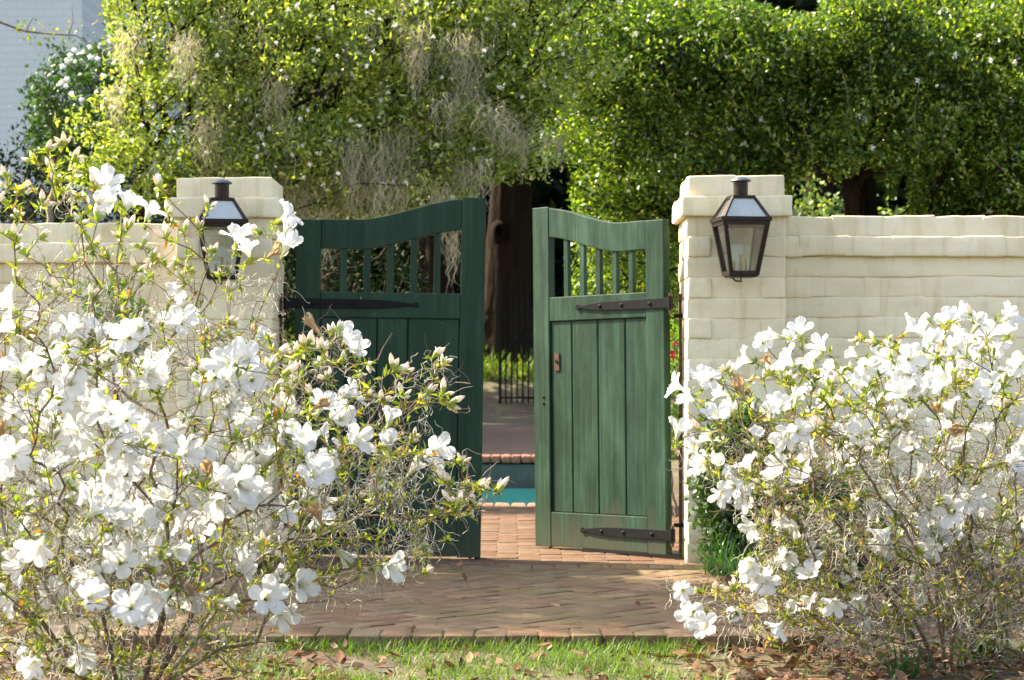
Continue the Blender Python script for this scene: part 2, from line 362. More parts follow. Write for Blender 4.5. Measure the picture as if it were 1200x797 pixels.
# inner patio between gate and pool: running bond
ip = MB().box(-3.2, 3.2, PAV_BACK + .003, 13.08, -.10, -.004).build('brick_patio', base_m); tag(ip, kind='structure')
low = [mesh('patio_brick', *rounded_box(.2005, .0995, .05, .006, 1, 1, 1, .0015, 70 + i), M['paver_in'], True) for i in range(5)]
far_V, far_F, far_a, nf = [], [], [], 0
y = PAV_BACK + .06; row = 0
while y < 13.0:
    x = -2.0 + (row % 2) * .1
    while x < 2.0: add_far(low[random.randrange(5)], x, y, -.0255 + random.uniform(-.003, .003), random.uniform(-.012, .012)); x += .203
    y += .101; row += 1
tag(obj('bricks', mesh('bricks', np.concatenate(far_V), np.concatenate(far_F), M['paver_in'], True, np.concatenate(far_a)), ip), kind='stuff')
# pool
pool = tag(bpy.data.objects.new('swimming_pool', None), 'turquoise swimming pool with brick coping seen through the open gate', 'pool'); put(pool)
tile = m_simple('pool_tile', (.085, .105, .10), .35, 0, .25, 12)
MB().box(-1.6, .9, 20.97, 21.15, -1.4, -.082).build('far_wall', tile, pool)
MB().box(-1.75, -1.6, 13.2, 20.96, -1.4, -.082).build('side_wall', tile, pool); MB().box(.9, 1.05, 13.2, 20.96, -1.4, -.082).build('side_wall', tile, pool)
MB().box(-1.75, 1.05, 13.085, 13.195, -1.4, -.082).build('near_wall', tile, pool)
m, n, b, o = mat('pool_water'); b.inputs['Base Color'].default_value = (.006, .12, .13, 1); b.inputs['Roughness'].default_value = .04
b.inputs['IOR'].default_value = 1.33
x = noise(n, 3.2, 3, .5, 'World', (1, .6, 1)); bump(n, x.outputs[0], .10, .02, b); M['water'] = m
tag(obj('water', mesh('water', [(-1.62, 13.18, -.32), (.92, 13.18, -.32), (.92, 20.98, -.32), (-1.62, 20.98, -.32)], [(0, 1, 2, 3)], M['water']), pool))
M['coping'] = m_simple('red_coping_brick', (.30, .125, .085), .85, 0, .4, 11, .004)
cop = [mesh('coping_brick', *rounded_box(.098, .30, .078, .018, 2, 2, 1, .003, 90 + i), M['coping'], True) for i in range(5)]
for i in range(25):
    xx = -1.62 + i * .104
    obj('coping_brick', cop[i % 5], pool, (xx, 21.07, -.039 + .012), (0, 0, random.uniform(-.02, .02)))
    obj('coping_brick', cop[(i + 2) % 5], pool, (xx, 13.22, -.039), (0, 0, random.uniform(-.02, .02)))
m, n, b, o = mat('far_patio_brick'); br = n.nodes.new('ShaderNodeTexBrick'); g = n.nodes.new('ShaderNodeNewGeometry'); n.links.new(g.outputs['Position'], br.inputs[0])
br.inputs['Scale'].default_value = 1; br.inputs['Brick Width'].default_value = .2; br.inputs['Row Height'].default_value = .1; br.inputs['Mortar Size'].default_value = .006
br.inputs[1].default_value = (.20, .10, .052, 1); br.inputs[2].default_value = (.15, .08, .042, 1); br.inputs[3].default_value = (.14, .10, .065, 1)
x = noise(n, 4, 5, .6, 'World'); n.links.new(mixc(n, .7, br.outputs[0], ramp(n, [(.3, (.5, .5, .5)), (.7, (1.1, 1.1, 1.1))], x.outputs[0]).outputs[0], 'MULTIPLY'), b.inputs['Base Color'])
b.inputs['Roughness'].default_value = .9; M['far_patio'] = m
tag(MB().box(-9, 9, 21.2, 34, -.2, 0).build('far_brick_patio', M['far_patio']), kind='structure')

# ------------------------------------------------------------------ painted brick piers and walls
CH = .0901
pb = {}
for nm, (L, W, H) in dict(stretcher=(.2165, .105, .0895), header=(.105, .2165, .0895), wide=(.222, .215, .0905), cap=(.224, .2165, .0895)).items():
    pb[nm] = [mesh('painted_' + nm, *rounded_box(L, W, H,   .008, 5, 2, 3, .0036, 11 * i + len(nm)), M['brick'], True) for i in range(7)]
def pick(nm): return pb[nm][random.randrange(7)]
def j3(s=.002): return random.uniform(-s, s)
def pier(x0, x1, y0, h, label):
    w_, d_ = x1 - x0, .43; root = empty('brick_pier', ((x0 + x1) / 2, y0 + d_ / 2, 0), label, 'pier', 'painted brick gate piers')
    n_ = 19; ch = h / n_; sx = w_ / .43
    MB().box(-w_/2 + .0045, w_/2 - .0045, -d_/2 + .0045, d_/2 - .0045, -.08, h - .012).build('mortar_core', M['brick'], root)
    for k in range(-1, n_):
        z = (k + .5) * ch; e = .032 if k == n_ - 2 else .0; a = (w_/2 + e) * 2; bq = (d_/2 + e) * 2
        def add(nm, px, py, L, Wd):
            me = pick(nm); dims = dict(stretcher=(.2165, .105), header=(.105, .2165), cap=(.224, .2165))[nm]
            obj('brick', me, root, (px + j3(), py + j3(.003), z + j3(.0015)), (j3(.008), j3(.012), j3(.01)), (L / dims[0] * (1.05 if nm == 'stretcher' and k % 2 == 0 else 1.14 if nm == 'stretcher' else 1.0), Wd / dims[1] * (1.05 if nm == 'header' and Wd < bq * .6 else 1), ch / .0895 * 1.015))
        if k >= n_ - 2:                                     # capping courses: four big blocks
            for i in (-1, 1):
                for j in (-1, 1): add('cap', i * a / 4, j * bq / 4, a / 2, bq / 2)
        elif k % 2 == 0:
            for j in (-1, 1):
                for i in (-1, 1): add('stretcher', i * a / 4, j * (bq / 2 - .0525), a / 2, .105)
            for i in (-1, 1): add('header', i * (a / 2 - .0525), 0, .105, bq - .21)
        else:
            for i in (-1, 1):
                for j in (-1, 1): add('header', i * (a / 2 - .0525), j * bq / 4, .105, bq / 2)
            for j in (-1, 1): add('stretcher', 0, j * (bq / 2 - .0525), a - .21, .105)
    return root
PY = 9.06
pier(.777, 1.208, PY, 1.713, 'cream painted brick pier at the hinge side of the worn open gate leaf')
pier(-1.483, -1.060, PY, 1.705, 'cream painted brick pier behind the azalea left of the closed gate leaf')
def wall(x0, x1, y0, top, label):
    root = empty('brick_wall', (x0, y0, 0), label, 'wall', 'painted brick garden walls'); th = .21; n_ = 17; ch = top / n_; Ln = x1 - x0
    MB().box(0, Ln, .0055, th - .0055, -.08, top - .012).build('mortar_core', M['brick'], root)
    for k in range(0, n_):
        e = .032 if k == n_ - 2 else 0; x = -.225 * (.5 if k % 2 else 0) + random.uniform(-.02, .02)
        while x < Ln:
            a, b_ = max(0, x), min(Ln, x + .225 + random.uniform(-.03, .03)); x = b_
            if b_ - a < .03: continue
            jy = j3(.0025)
            obj('brick', pick('wide'), root, ((a + b_) / 2, th / 2 + jy, (k + .5) * ch + j3(.002)), (j3(.01), j3(.012), j3(.006)),
                ((b_ - a) / .222 * 1.10, (th + 2 * e) / .215, ch / .0905 * 1.015))
    return root
wall(1.21, 4.0, 9.19, 1.546, 'long cream painted brick wall behind the azalea beside the lantern pier')
wall(-4.3, -1.485, 9.20, 1.512, 'cream painted brick wall below the house, behind the tall azalea')

# ------------------------------------------------------------------ gate leaves
LW, TH = .857, .042
def top_z(u):
    t = min(1, max(0, (u / LW - .30) / .62)); return 1.538 + .102 * (t * t * (3 - 2 * t))
def leaf(loc, rz, s, green, label, latch):
    root = empty('gate_leaf', loc, label, 'gate', 'green wooden gate leaves', rz)
    F0 = -TH / 2
    def ybox(b_, x0, x1, y0, y1, z0, z1): b_.box(x0, x1, *(sorted((s * y0, s * y1))), z0, z1)
    def prism(us, zb, zt, y0, y1, name):
        V = []; F = []; m_ = len(us)
        for y in (s * y0, s * y1):
            for u, a, c_ in zip(us, zb, zt): V += [(u, y, a), (u, y, c_)]
        o2 = 2 * m_
        for i in range(m_ - 1):
            a = 2 * i; F += [(a, a+2, a+3, a+1), (o2+a, o2+a+1, o2+a+3, o2+a+2), (a+1, a+3, o2+a+3, o2+a+1), (a, o2+a, o2+a+2, a+2)]
        F += [(0, 1, o2+1, o2), (2*m_-2, o2+2*m_-2, o2+2*m_-1, 2*m_-1)]
        return MB().add(V, F).build(name, green, root, .003)
    HS, FS, ZB = .112, .108, .018                            # stile widths, bottom
    prism(np.linspace(0, HS, 3), [ZB] * 3, [top_z(u) for u in np.linspace(0, HS, 3)], F0, -F0, 'hinge_stile')
    us = np.linspace(LW - FS, LW, 5); prism(us, [ZB] * 5, [top_z(u) + .008 for u in us], F0, -F0, 'meeting_stile')
    us = np.linspace(HS + .0015, LW - FS - .0015, 17)
    prism(us, [top_z(u) - .130 - .01 * ((u - HS) / LW) for u in us], [top_z(u) + .002 for u in us], F0 + .003, -F0 - .003, 'top_rail')
    ZM0, ZM1 = 1.098, 1.212
    b_ = MB(); ybox(b_, HS + .0015, LW - FS - .0015, F0 + .002, -F0 - .002, ZM0, ZM1); b_.build('middle_rail', green, root, .003)
    b_ = MB(); ybox(b_, HS + .0015, LW - FS - .0015, F0 + .002, -F0 - .002, ZB + .004, .185); b_.build('bottom_rail', green, root, .003)
    g0, g1 = HS, LW - FS
    for i in range(5):
        c_ = g0 + (g1 - g0) * (i + 1) / 6 - .003; b_ = MB(); ybox(b_, c_ - .0145, c_ + .0145, -.011, .011, ZM1 - .003, top_z(c_) - .12); b_.build('slat', green, root, .002)
    cuts = [g0 + .001, g0 + .118, g0 + .26, g0 + .40, g1 - .001]
    if s < 0: cuts = [g0 + .001, g0 + .145, g0 + .322, g0 + .495, g1 - .001] 
    for i in range(4):
        b_ = MB(); ybox(b_, cuts[i] + .0022, cuts[i+1] - .0022, F0 + .012, .012, .186, ZM0 - .001); b_.build('plank', green, root, .004, seg=1)
    for i in range(4):
        for zz in (.225, 1.062):
            for du in (.3, .7):
                u = cuts[i] + (cuts[i+1] - cuts[i]) * du + random.uniform(-.006, .006); nl = MB().lathe([(.0032, 0), (.0026, .0012)], (0, 0, 0), 6).build('nail', M['rust'], root)
                nl.location = (u, s * (F0 + .0119), zz + random.uniform(-.006, .006)); nl.rotation_euler = (R(90) * s, 0, 0)
    b_ = MB(); ybox(b_, g0 + .002, g1 - .002, .013, .018, .19, ZM0 - .003); b_.build('backing_board', green, root)
    def strap(zc, L):
        pr = [(-.035, .0225), (.10, .0225), (.27, .0215), (.37, .0205), (.43, .0165), (.485, .0105), (L - .030, .0065), (L - .022, .006), (L - .016, .0125), (L - .004, .0125), (L, .006)]
        V = []; F = []; y0, y1 = s * (F0 - .0075), s * (F0 - .0005)
        for u, h in pr: V += [(u, y0, zc - h), (u, y0, zc + h), (u, y1, zc - h), (u, y1, zc + h)]
        for i in range(len(pr) - 1):
            a = 4 * i; F += [(a, a+4, a+5, a+1), (a+2, a+3, a+7, a+6), (a+1, a+5, a+7, a+3), (a, a+2, a+6, a+4)]
        F += [(0, 1, 3, 2), (len(V)-4, len(V)-2, len(V)-1, len(V)-3)]
        st = MB().add(V, F).build('strap_hinge', M['iron'], root, .001)
        for u in (.08, .26, .40):
            bo = MB().lathe([(.0085, 0), (.0085, .003), (.005, .006), (.001, .007)], (0, 0, 0), 10).build('bolt', M['iron'], st); bo.location = (u, s * (F0 - .0075), zc); bo.rotation_euler = (R(90) * s, 0, 0)
        MB().tube([(-.042, s * (F0 - .002), zc - .03), (-.042, s * (F0 - .002), zc + .03)], .013, 10).build('hinge_eye', M['iron'], st)
        b2 = MB().tube([(-.042, s * (F0 - .002), zc - .05), (-.042, s * (F0 - .002), zc + .045)], .008, 8)
        b2.build('pintle', M['rust'], st)
    strap(1.158, .56); strap(.108, .54)
    if latch:
        u0 = LW - FS - .045
        lp = MB(); ybox(lp, u0 - .016, u0 + .016, F0 + .006, F0 + .0118, .86, .945); lp.build('latch_plate', M['rust'], root, .001)
        kh = MB(); kh.lathe([(.008, 0), (.008, .004)], (0, 0, 0), 10); k2 = kh.build('keyhole', M['iron'], root); k2.location = (u0, s * (F0 + .0055), .905); k2.rotation_euler = (R(90) * s, 0, 0)
        for zz in (.705, .735):
            kb = MB().lathe([(.007, 0), (.006, .004), (.002, .006)], (0, 0, 0), 8).build('bolt_hole', M['iron'], root); kb.location = (LW - FS * .62, s * F0 - s * .0005, zz); kb.rotation_euler = (R(90) * s, 0, 0)
    dp = MB().tube([(LW - .05, s * (-F0 + .012), .10), (LW - .05, s * (-F0 + .012), -.0)], .007, 8); dp.build('drop_bolt', M['rust'], root)
    return root
GL = leaf((-1.0, 9.30, 0), R(-1.2), 1, M['gate_dark'], 'dark green wooden gate leaf standing closed, partly hidden by azalea branches', False)
GR = leaf((.712, 9.27, 0), R(180 - 47), -1, M['gate_worn'], 'faded green wooden gate leaf swung open inward, with rusty latch plate', True)
GL.rotation_euler[1] = R(.9); GR.rotation_euler[1] = R(.7)
for x, y, lab in ((.765, 9.30, 'rusty hinge rod standing beside the open gate leaf'), (-1.047, 9.28, 'dark hinge rod standing beside the closed gate leaf')):
    r_ = empty('hinge_rod', (x, y, 0), lab, 'rod', 'iron hinge rods')
    MB().tube([(0, 0, -.01), (0, 0, .4), (0, 0, .9), (0, 0, 1.20)], .0075, 8).build('rod', M['rust'], r_)
    for z in (.15, 1.10): MB().box(-.03, .03, -.008, .008, z - .009, z + .009).build('bracket', M['iron'], r_)

# ------------------------------------------------------------------ lanterns
def lantern(loc, rz, label):
    root = empty('wall_lantern', loc, label, 'lantern', 'copper gas lanterns on the piers', rz); root.scale = (.87, .87, .97); cu = M['copper']
    tw, bw, z0, z1, z2 = .112, .066, 0., .245, .345; tt = .054                # half widths, bottom, rim, roof top
    def bar(p, q, r, b_):
        p, q = np.array(p), np.array(q); d = q - p; d /= np.linalg.norm(d); up = np.array((0, 0, 1.)) if abs(d[2]) < .8 else np.array((0, 1., 0))
        a = np.cross(d, up); a /= np.linalg.norm(a); c_ = np.cross(d, a)
        V = [e + r * (i * a + j * c_) for e in (p, q) for i, j in ((-1,-1),(1,-1),(1,1),(-1,1))]
        b_.add(V, [(0,1,2,3),(7,6,5,4),(0,4,5,1),(1,5,6,2),(2,6,7,3),(3,7,4,0)])
    sg = [(-1,-1),(1,-1),(1,1),(-1,1)]
    b_ = MB()
    for i, (a, c_) in enumerate(sg):
        a2, c2 = sg[(i + 1) % 4]
        bar((a*bw, c_*bw, z0), (a*tw, c_*tw, z1), .0095, b_); bar((a*bw, c_*bw, z0 + .004), (a2*bw, c2*bw, z0 + .004), .0105, b_); bar((a*(tw-.004), c_*(tw-.004), z1 - .016), (a2*(tw-.004), c2*(tw-.004), z1 - .016), .0115, b_)
    b_.build('frame', cu, root)
    def face_quad(h0, h1, za, zb, i, inset):
        a, c_ = sg[i]; a2, c2 = sg[(i + 1) % 4]; mx, my = (a + a2) / 2, (c_ + c2) / 2
        return [(a*h0 - mx*inset, c_*h0 - my*inset, za), (a2*h0 - mx*inset, c2*h0 - my*inset, za), (a2*h1 - mx*inset, c2*h1 - my*inset, zb), (a*h1 - mx*inset, c_*h1 - my*inset, zb)]
    for i in range(4):
        q = face_quad(bw, tw, z0, z1, i, .003); q2 = face_quad(bw, tw, z0, z1, i, .0055)
        MB().add(q + q2, [(0,1,2,3),(7,6,5,4),(0,4,5,1),(1,5,6,2),(2,6,7,3),(3,7,4,0)]).build('glass_pane', M['glass'], root)
    rim = MB()
    for i, (a, c_) in enumerate(sg):
        a2, c2 = sg[(i + 1) % 4]; bar((a*(tw+.008), c_*(tw+.008), z1), (a2*(tw+.008), c2*(tw+.008), z1), .0085, rim)
        bar((a*(tw+.004), c_*(tw+.004), z1 + .004), (a*tt, c_*tt, z2), .006, rim); bar((a*tt, c_*tt, z2), (a2*tt, c2*tt, z2), .007, rim)
    rf = rim.build('roof_frame', cu, root)
    for i in range(4):
        q = face_quad(tw, tt, z1 + .004, z2, i, .002); q2 = face_quad(tw, tt, z1 + .004, z2, i, .0045)
        MB().add(q + q2, [(0,1,2,3),(7,6,5,4),(0,4,5,1),(1,5,6,2),(2,6,7,3),(3,7,4,0)]).build('roof_pane', M['roof_glass'], rf)
    ch = MB().lathe([(.052, z2), (.036, z2 + .008), (.036, z2 + .072), (.034, z2 + .074)], n=20).build('chimney', cu, root)
    MB().lathe([(.040, z2 + .070), (.053, z2 + .074), (.050, z2 + .080), (.030, z2 + .090), (.006, z2 + .095)], n=20).build('chimney_cap', M['cap_metal'], ch)
    MB().box(-bw, bw, -bw, bw, z0 - .012, z0 - .004).build('base_plate', cu, root)
    bu = MB().tube([(0, 0, -.004), (0, 0, .09)], .007, 8); bu.tube([(-.03, .01, 0), (-.03, .01, .06)], .006, 8); bu.tube([(.028, .0, 0), (.028, .0, .075)], .006, 8)
    bu.build('burner', m_simple('burner_brass', (.36, .26, .17), .5, .2), root)
    MB().tube([(0, .0, -.012), (0, -.01, -.03), (-.03, -.01, -.028), (-.04, 0, -.014)], .004, 6).build('gas_valve', M['iron'], root)
    MB().tube([(0, tw + .002, z1 - .02), (0, .30, z1 - .02)], .011, 8).build('wall_arm', cu, root)
    MB().tube([(0, bw, z0), (0, .30, z0)], .008, 8).build('wall_arm', cu, root)
    return root
# loc is the bottom of the glass body
D1 = 8.90
p1 = P(868, 322, D1); lantern(p1, R(9), 'open-sided dark copper lantern on the right pier, nothing in front of it')
p2 = P(260, 325, D1 - .02); lantern(p2, R(9), 'dark copper lantern on the left pier, half behind azalea buds')

# ------------------------------------------------------------------ foliage helpers
def unit(a): return a / (np.linalg.norm(a, axis=-1, keepdims=True) + 1e-9)
def leaves(name, pos, L, W, mat_, seed=1, axis=None, v=None, fine=False, up=.4):
    """one mesh of many leaves; each leaf is folded along its rib"""
    r = np.random.default_rng(seed); n_ = len(pos); L = np.broadcast_to(L, (n_,)) * r.uniform(.65, 1.25, n_); W = np.broadcast_to(W, (n_,)) * r.uniform(.7, 1.2, n_)
    d = unit(r.normal(size=(n_, 3))) if axis is None else unit(axis)
    nn = unit(r.normal(size=(n_, 3)) * .8 + np.array((0, 0, up * 2))); s = unit(np.cross(d, nn)); nn = np.cross(s, d)
    l, w_ = L[:, None], W[:, None]
    if fine:
        V = np.stack((pos, pos + d*l*.42 + s*w_*.5 + nn*w_*.22, pos + d*l*.45, pos + d*l*.42 - s*w_*.5 + nn*w_*.22, pos + d*l - nn*l*.10), 1)
        i = np.arange(n_)[:, None] * 5
        F = np.stack((i + (0, 2, 1), i + (0, 3, 2), i + (1, 2, 4), i + (2, 3, 4)), 1).reshape(-1, 3); k = 5
    else:
        V = np.stack((pos, pos + d*l*.45 + s*w_*.5 + nn*w_*.15, pos + d*l, pos + d*l*.45 - s*w_*.5 + nn*w_*.15), 1)
        F = np.arange(n_)[:, None] * 4 + np.arange(4); k = 4
    a = np.repeat(r.uniform(0, 1, n_) if v is None else v, k)
    return mesh(name, V.reshape(-1, 3), F, mat_, False, a)
class Bough:
    """grows a branching frame from a base out to target points (short total length, smooth forks)"""
    def __init__(s, base, seed, bf=.45, step=.05, jit=.012):
        s.p = [np.array(b_, float) for b_ in base]; s.par = [-1] + list(range(len(base) - 1)); s.len = [0.]; s.rng = np.random.default_rng(seed); s.bf = bf; s.step = step; s.jit = jit
        for i in range(1, len(base)): s.len.append(s.len[-1] + np.linalg.norm(s.p[i] - s.p[i-1]))
        s.tip = {}; s.tipdir = {}
    def stem(s, pts):
        last = 0
        for p in pts: s.p.append(np.array(p, float)); s.par.append(last); s.len.append(s.len[last] + np.linalg.norm(s.p[-1] - s.p[last])); last = len(s.p) - 1
    def grow(s, targets):
        order = np.argsort([np.linalg.norm(t - s.p[0]) for t in targets]); A = np.array(s.p); Ln = np.array(s.len)
        for k in order:
            t = targets[k]; d = np.linalg.norm(A - t, axis=1); below = np.clip(A[:, 2] - t[2], 0, None)
            i = int(np.argmin(d + s.bf * Ln + 1.2 * below)); p0 = s.p[i]; dist = d[i]
            m_ = max(1, int(dist / s.step)); pd = s.p[i] - s.p[s.par[i]] if s.par[i] >= 0 else np.array((0, 0, 1.)); pd = pd / (np.linalg.norm(pd) + 1e-9)
            last = i; c1 = p0 + pd * dist * .35; newp = []
            for q in range(1, m_ + 1):
                u = q / m_; p = (1-u)**2 * p0 + 2*u*(1-u) * c1 + u*u * t
                if q < m_: p = p + s.rng.normal(size=3) * s.jit * min(1, dist / .15)
                s.p.append(p); s.par.append(last); s.len.append(s.len[last] + np.linalg.norm(p - s.p[last])); last = len(s.p) - 1
            s.tip[int(k)] = last; A = np.array(s.p); Ln = np.array(s.len)
            dd = s.p[last] - s.p[s.par[last]]; s.tipdir[int(k)] = dd / (np.linalg.norm(dd) + 1e-9)
    def tubes(s, name, mat_, r0, rmax, ex=.5, sides=5):
        n_ = len(s.p); w_ = np.zeros(n_); ch = [[] for _ in range(n_)]
        for i in range(n_):
            if s.par[i] >= 0: ch[s.par[i]].append(i)
        for i in range(n_ - 1, -1, -1):
            if not ch[i]: w_[i] = 1
            if s.par[i] >= 0: w_[s.par[i]] += w_[i]
        rad = np.minimum(rmax, r0 * w_ ** ex); T = Tubes(); s.rad = rad
        st = [(0, None)]
        while st:
            i, frm = st.pop(); pts = [] if frm is None else [s.p[frm]]; rr = [] if frm is None else [min(rad[frm], rad[i] * 1.25)]
            while True:
                pts.append(s.p[i]); rr.append(rad[i])
                if not ch[i]: break
                c_ = sorted(ch[i], key=lambda q: -w_[q]); 
                for q in c_[1:]: st.append((q, i))
                i = c_[0]
            if len(pts) > 1: T.add(pts, rr, sides if max(rr) > .004 else 4, s.rng.uniform(0, 1))
        return T.me(name, mat_)

# ------------------------------------------------------------------ azalea flowers, buds
def flower_mesh(seed, openf, ruffle):
    r = np.random.default_rng(seed); V = []; F = []; mi = []
    S = np.array((0, .16, .34, .52, .70, .85, .95, 1.0)); T_ = np.linspace(-1, 1, 6)
    Rr = np.array((.0035, .0065, .0105, .019, .030, .0405, .0465, .0490)) ; Z = np.array((0, .014, .026, .036, .0435, .0480, .0495, .0495))
    Wd = np.array((.0026, .0050, .0088, .0140, .0182, .0172, .0115, .0030))
    for k in range(5):
        f0 = 2 * math.pi * k / 5 + r.normal() * .09; tilt = r.normal() * .35; n0 = len(V); sc_ = r.uniform(.92, 1.08); ph = r.uniform(0, 6.3)
        for i, s_ in enumerate(S):
            for t in T_:
                rad = .0035 + (Rr[i] - .0035) * openf * sc_; z = Z[i] + (1 - openf) * s_ * .022 + s_ * s_ * tilt * .02
                z += ruffle * .0055 * s_ * s_ * math.sin(4.2 * t + ph + 2 * s_) + .0040 * s_ * (t * t) * (1 if s_ < .8 else .2) - .003 * (1 - abs(t)) * s_
                rad2 = rad + ruffle * .0012 * s_ * math.sin(9 * t + ph)
                wv = Wd[i] * (.6 + .4 * openf) * t
                V.append((rad2 * math.cos(f0) - wv * math.sin(f0), rad2 * math.sin(f0) + wv * math.cos(f0), z))
        for i in range(len(S) - 1):
            for j in range(len(T_) - 1):
                a = n0 + i * len(T_) + j; F.append((a, a + 1, a + len(T_) + 1, a + len(T_))); mi.append(0)
    def tub(pts, rad, n_, m_):
        v, f = tube_arrays(np.array(pts, float), np.array(rad, float), n_); o = len(V); V.extend(v.tolist()); F.extend((f + o).tolist()); mi.extend([m_] * len(f))
    for k in range(6):
        a = r.uniform(0, 6.3); q = r.uniform(.004, .012); tub([(0, 0, .008), (q*.5*math.cos(a), q*.5*math.sin(a), .03), (q*math.cos(a), q*math.sin(a), .047 + r.uniform(-.006, .008)), (q*1.1*math.cos(a), q*1.1*math.sin(a), .050 + r.uniform(-.004, .006))], (.0006, .0006, .0006, .0013), 3, 1)
    tub([(0, 0, -.012), (0, 0, -.004), (0, 0, .003), (0, 0, .006)], (.0016, .0018, .0046, .0040), 6, 2)
    return mesh('azalea_flower', V, np.array(F), [M['petal'], M['stamen'], M['calyx']], True, None, mi)
M['wilt'] = m_petal('wilted_petal', (.52, .36, .20), .3)
FL = [flower_mesh(i, o_, rf) for i, (o_, rf) in enumerate(((1, 1), (.95, .8), (1.05, 1.2), (.85, 1), (.72, .8), (1, 1.4), (.9, 1.1)))]
HALF = [flower_mesh(50 + i, o_, .8) for i, o_ in enumerate((.42, .52))]
def bud_mesh(seed):
    r = np.random.default_rng(seed); V = []; F = []; mi = []
    prof = ((.0015, -.008), (.003, 0), (.0052, .006), (.0064, .013), (.0058, .020), (.0038, .027), (.0006, .033)); mm = (2, 2, 2, 0, 0, 1)
    for k in range(r.integers(2, 6)):
        d = Vector((r.normal() * .55, r.normal() * .55, 1)).normalized(); q = d.to_track_quat('Z', 'Y'); s_ = r.uniform(.6, 1.15); o = len(V); n_ = 6
        for rad, z in prof:
            for a in range(n_):
                v = q @ Vector((rad * s_ * math.cos(a * math.pi / 3), rad * s_ * math.sin(a * math.pi / 3), z * s_ + .006)); V.append(tuple(v))
        for i in range(len(prof) - 1):
            for a in range(n_): F.append((o + i*n_ + a, o + i*n_ + (a+1) % n_, o + (i+1)*n_ + (a+1) % n_, o + (i+1)*n_ + a)); mi.append(mm[i])
    return mesh('azalea_bud_cluster', V, np.array(F), [M['bud'], M['budpink'], M['calyx']], True, None, mi)
WILT = [flower_mesh(70 + i, o_, 2.2) for i, o_ in enumerate((.22, .32))]
for q_ in WILT: q_.materials[0] = M['wilt']
BUD = [bud_mesh(100 + i) for i in range(8)]

def curly(start, length, r, drop=1.0, curl=.6, step=.012):
    n_ = max(4, int(length / step)); d = unit(r.normal(size=3) + np.array((0, 0, -1.2 * drop))); pts = [np.array(start)]
    for _ in range(n_):
        d = unit(d + r.normal(size=3) * curl + np.array((0, 0, -.25 * drop))); pts.append(pts[-1] + d * step)
    return pts

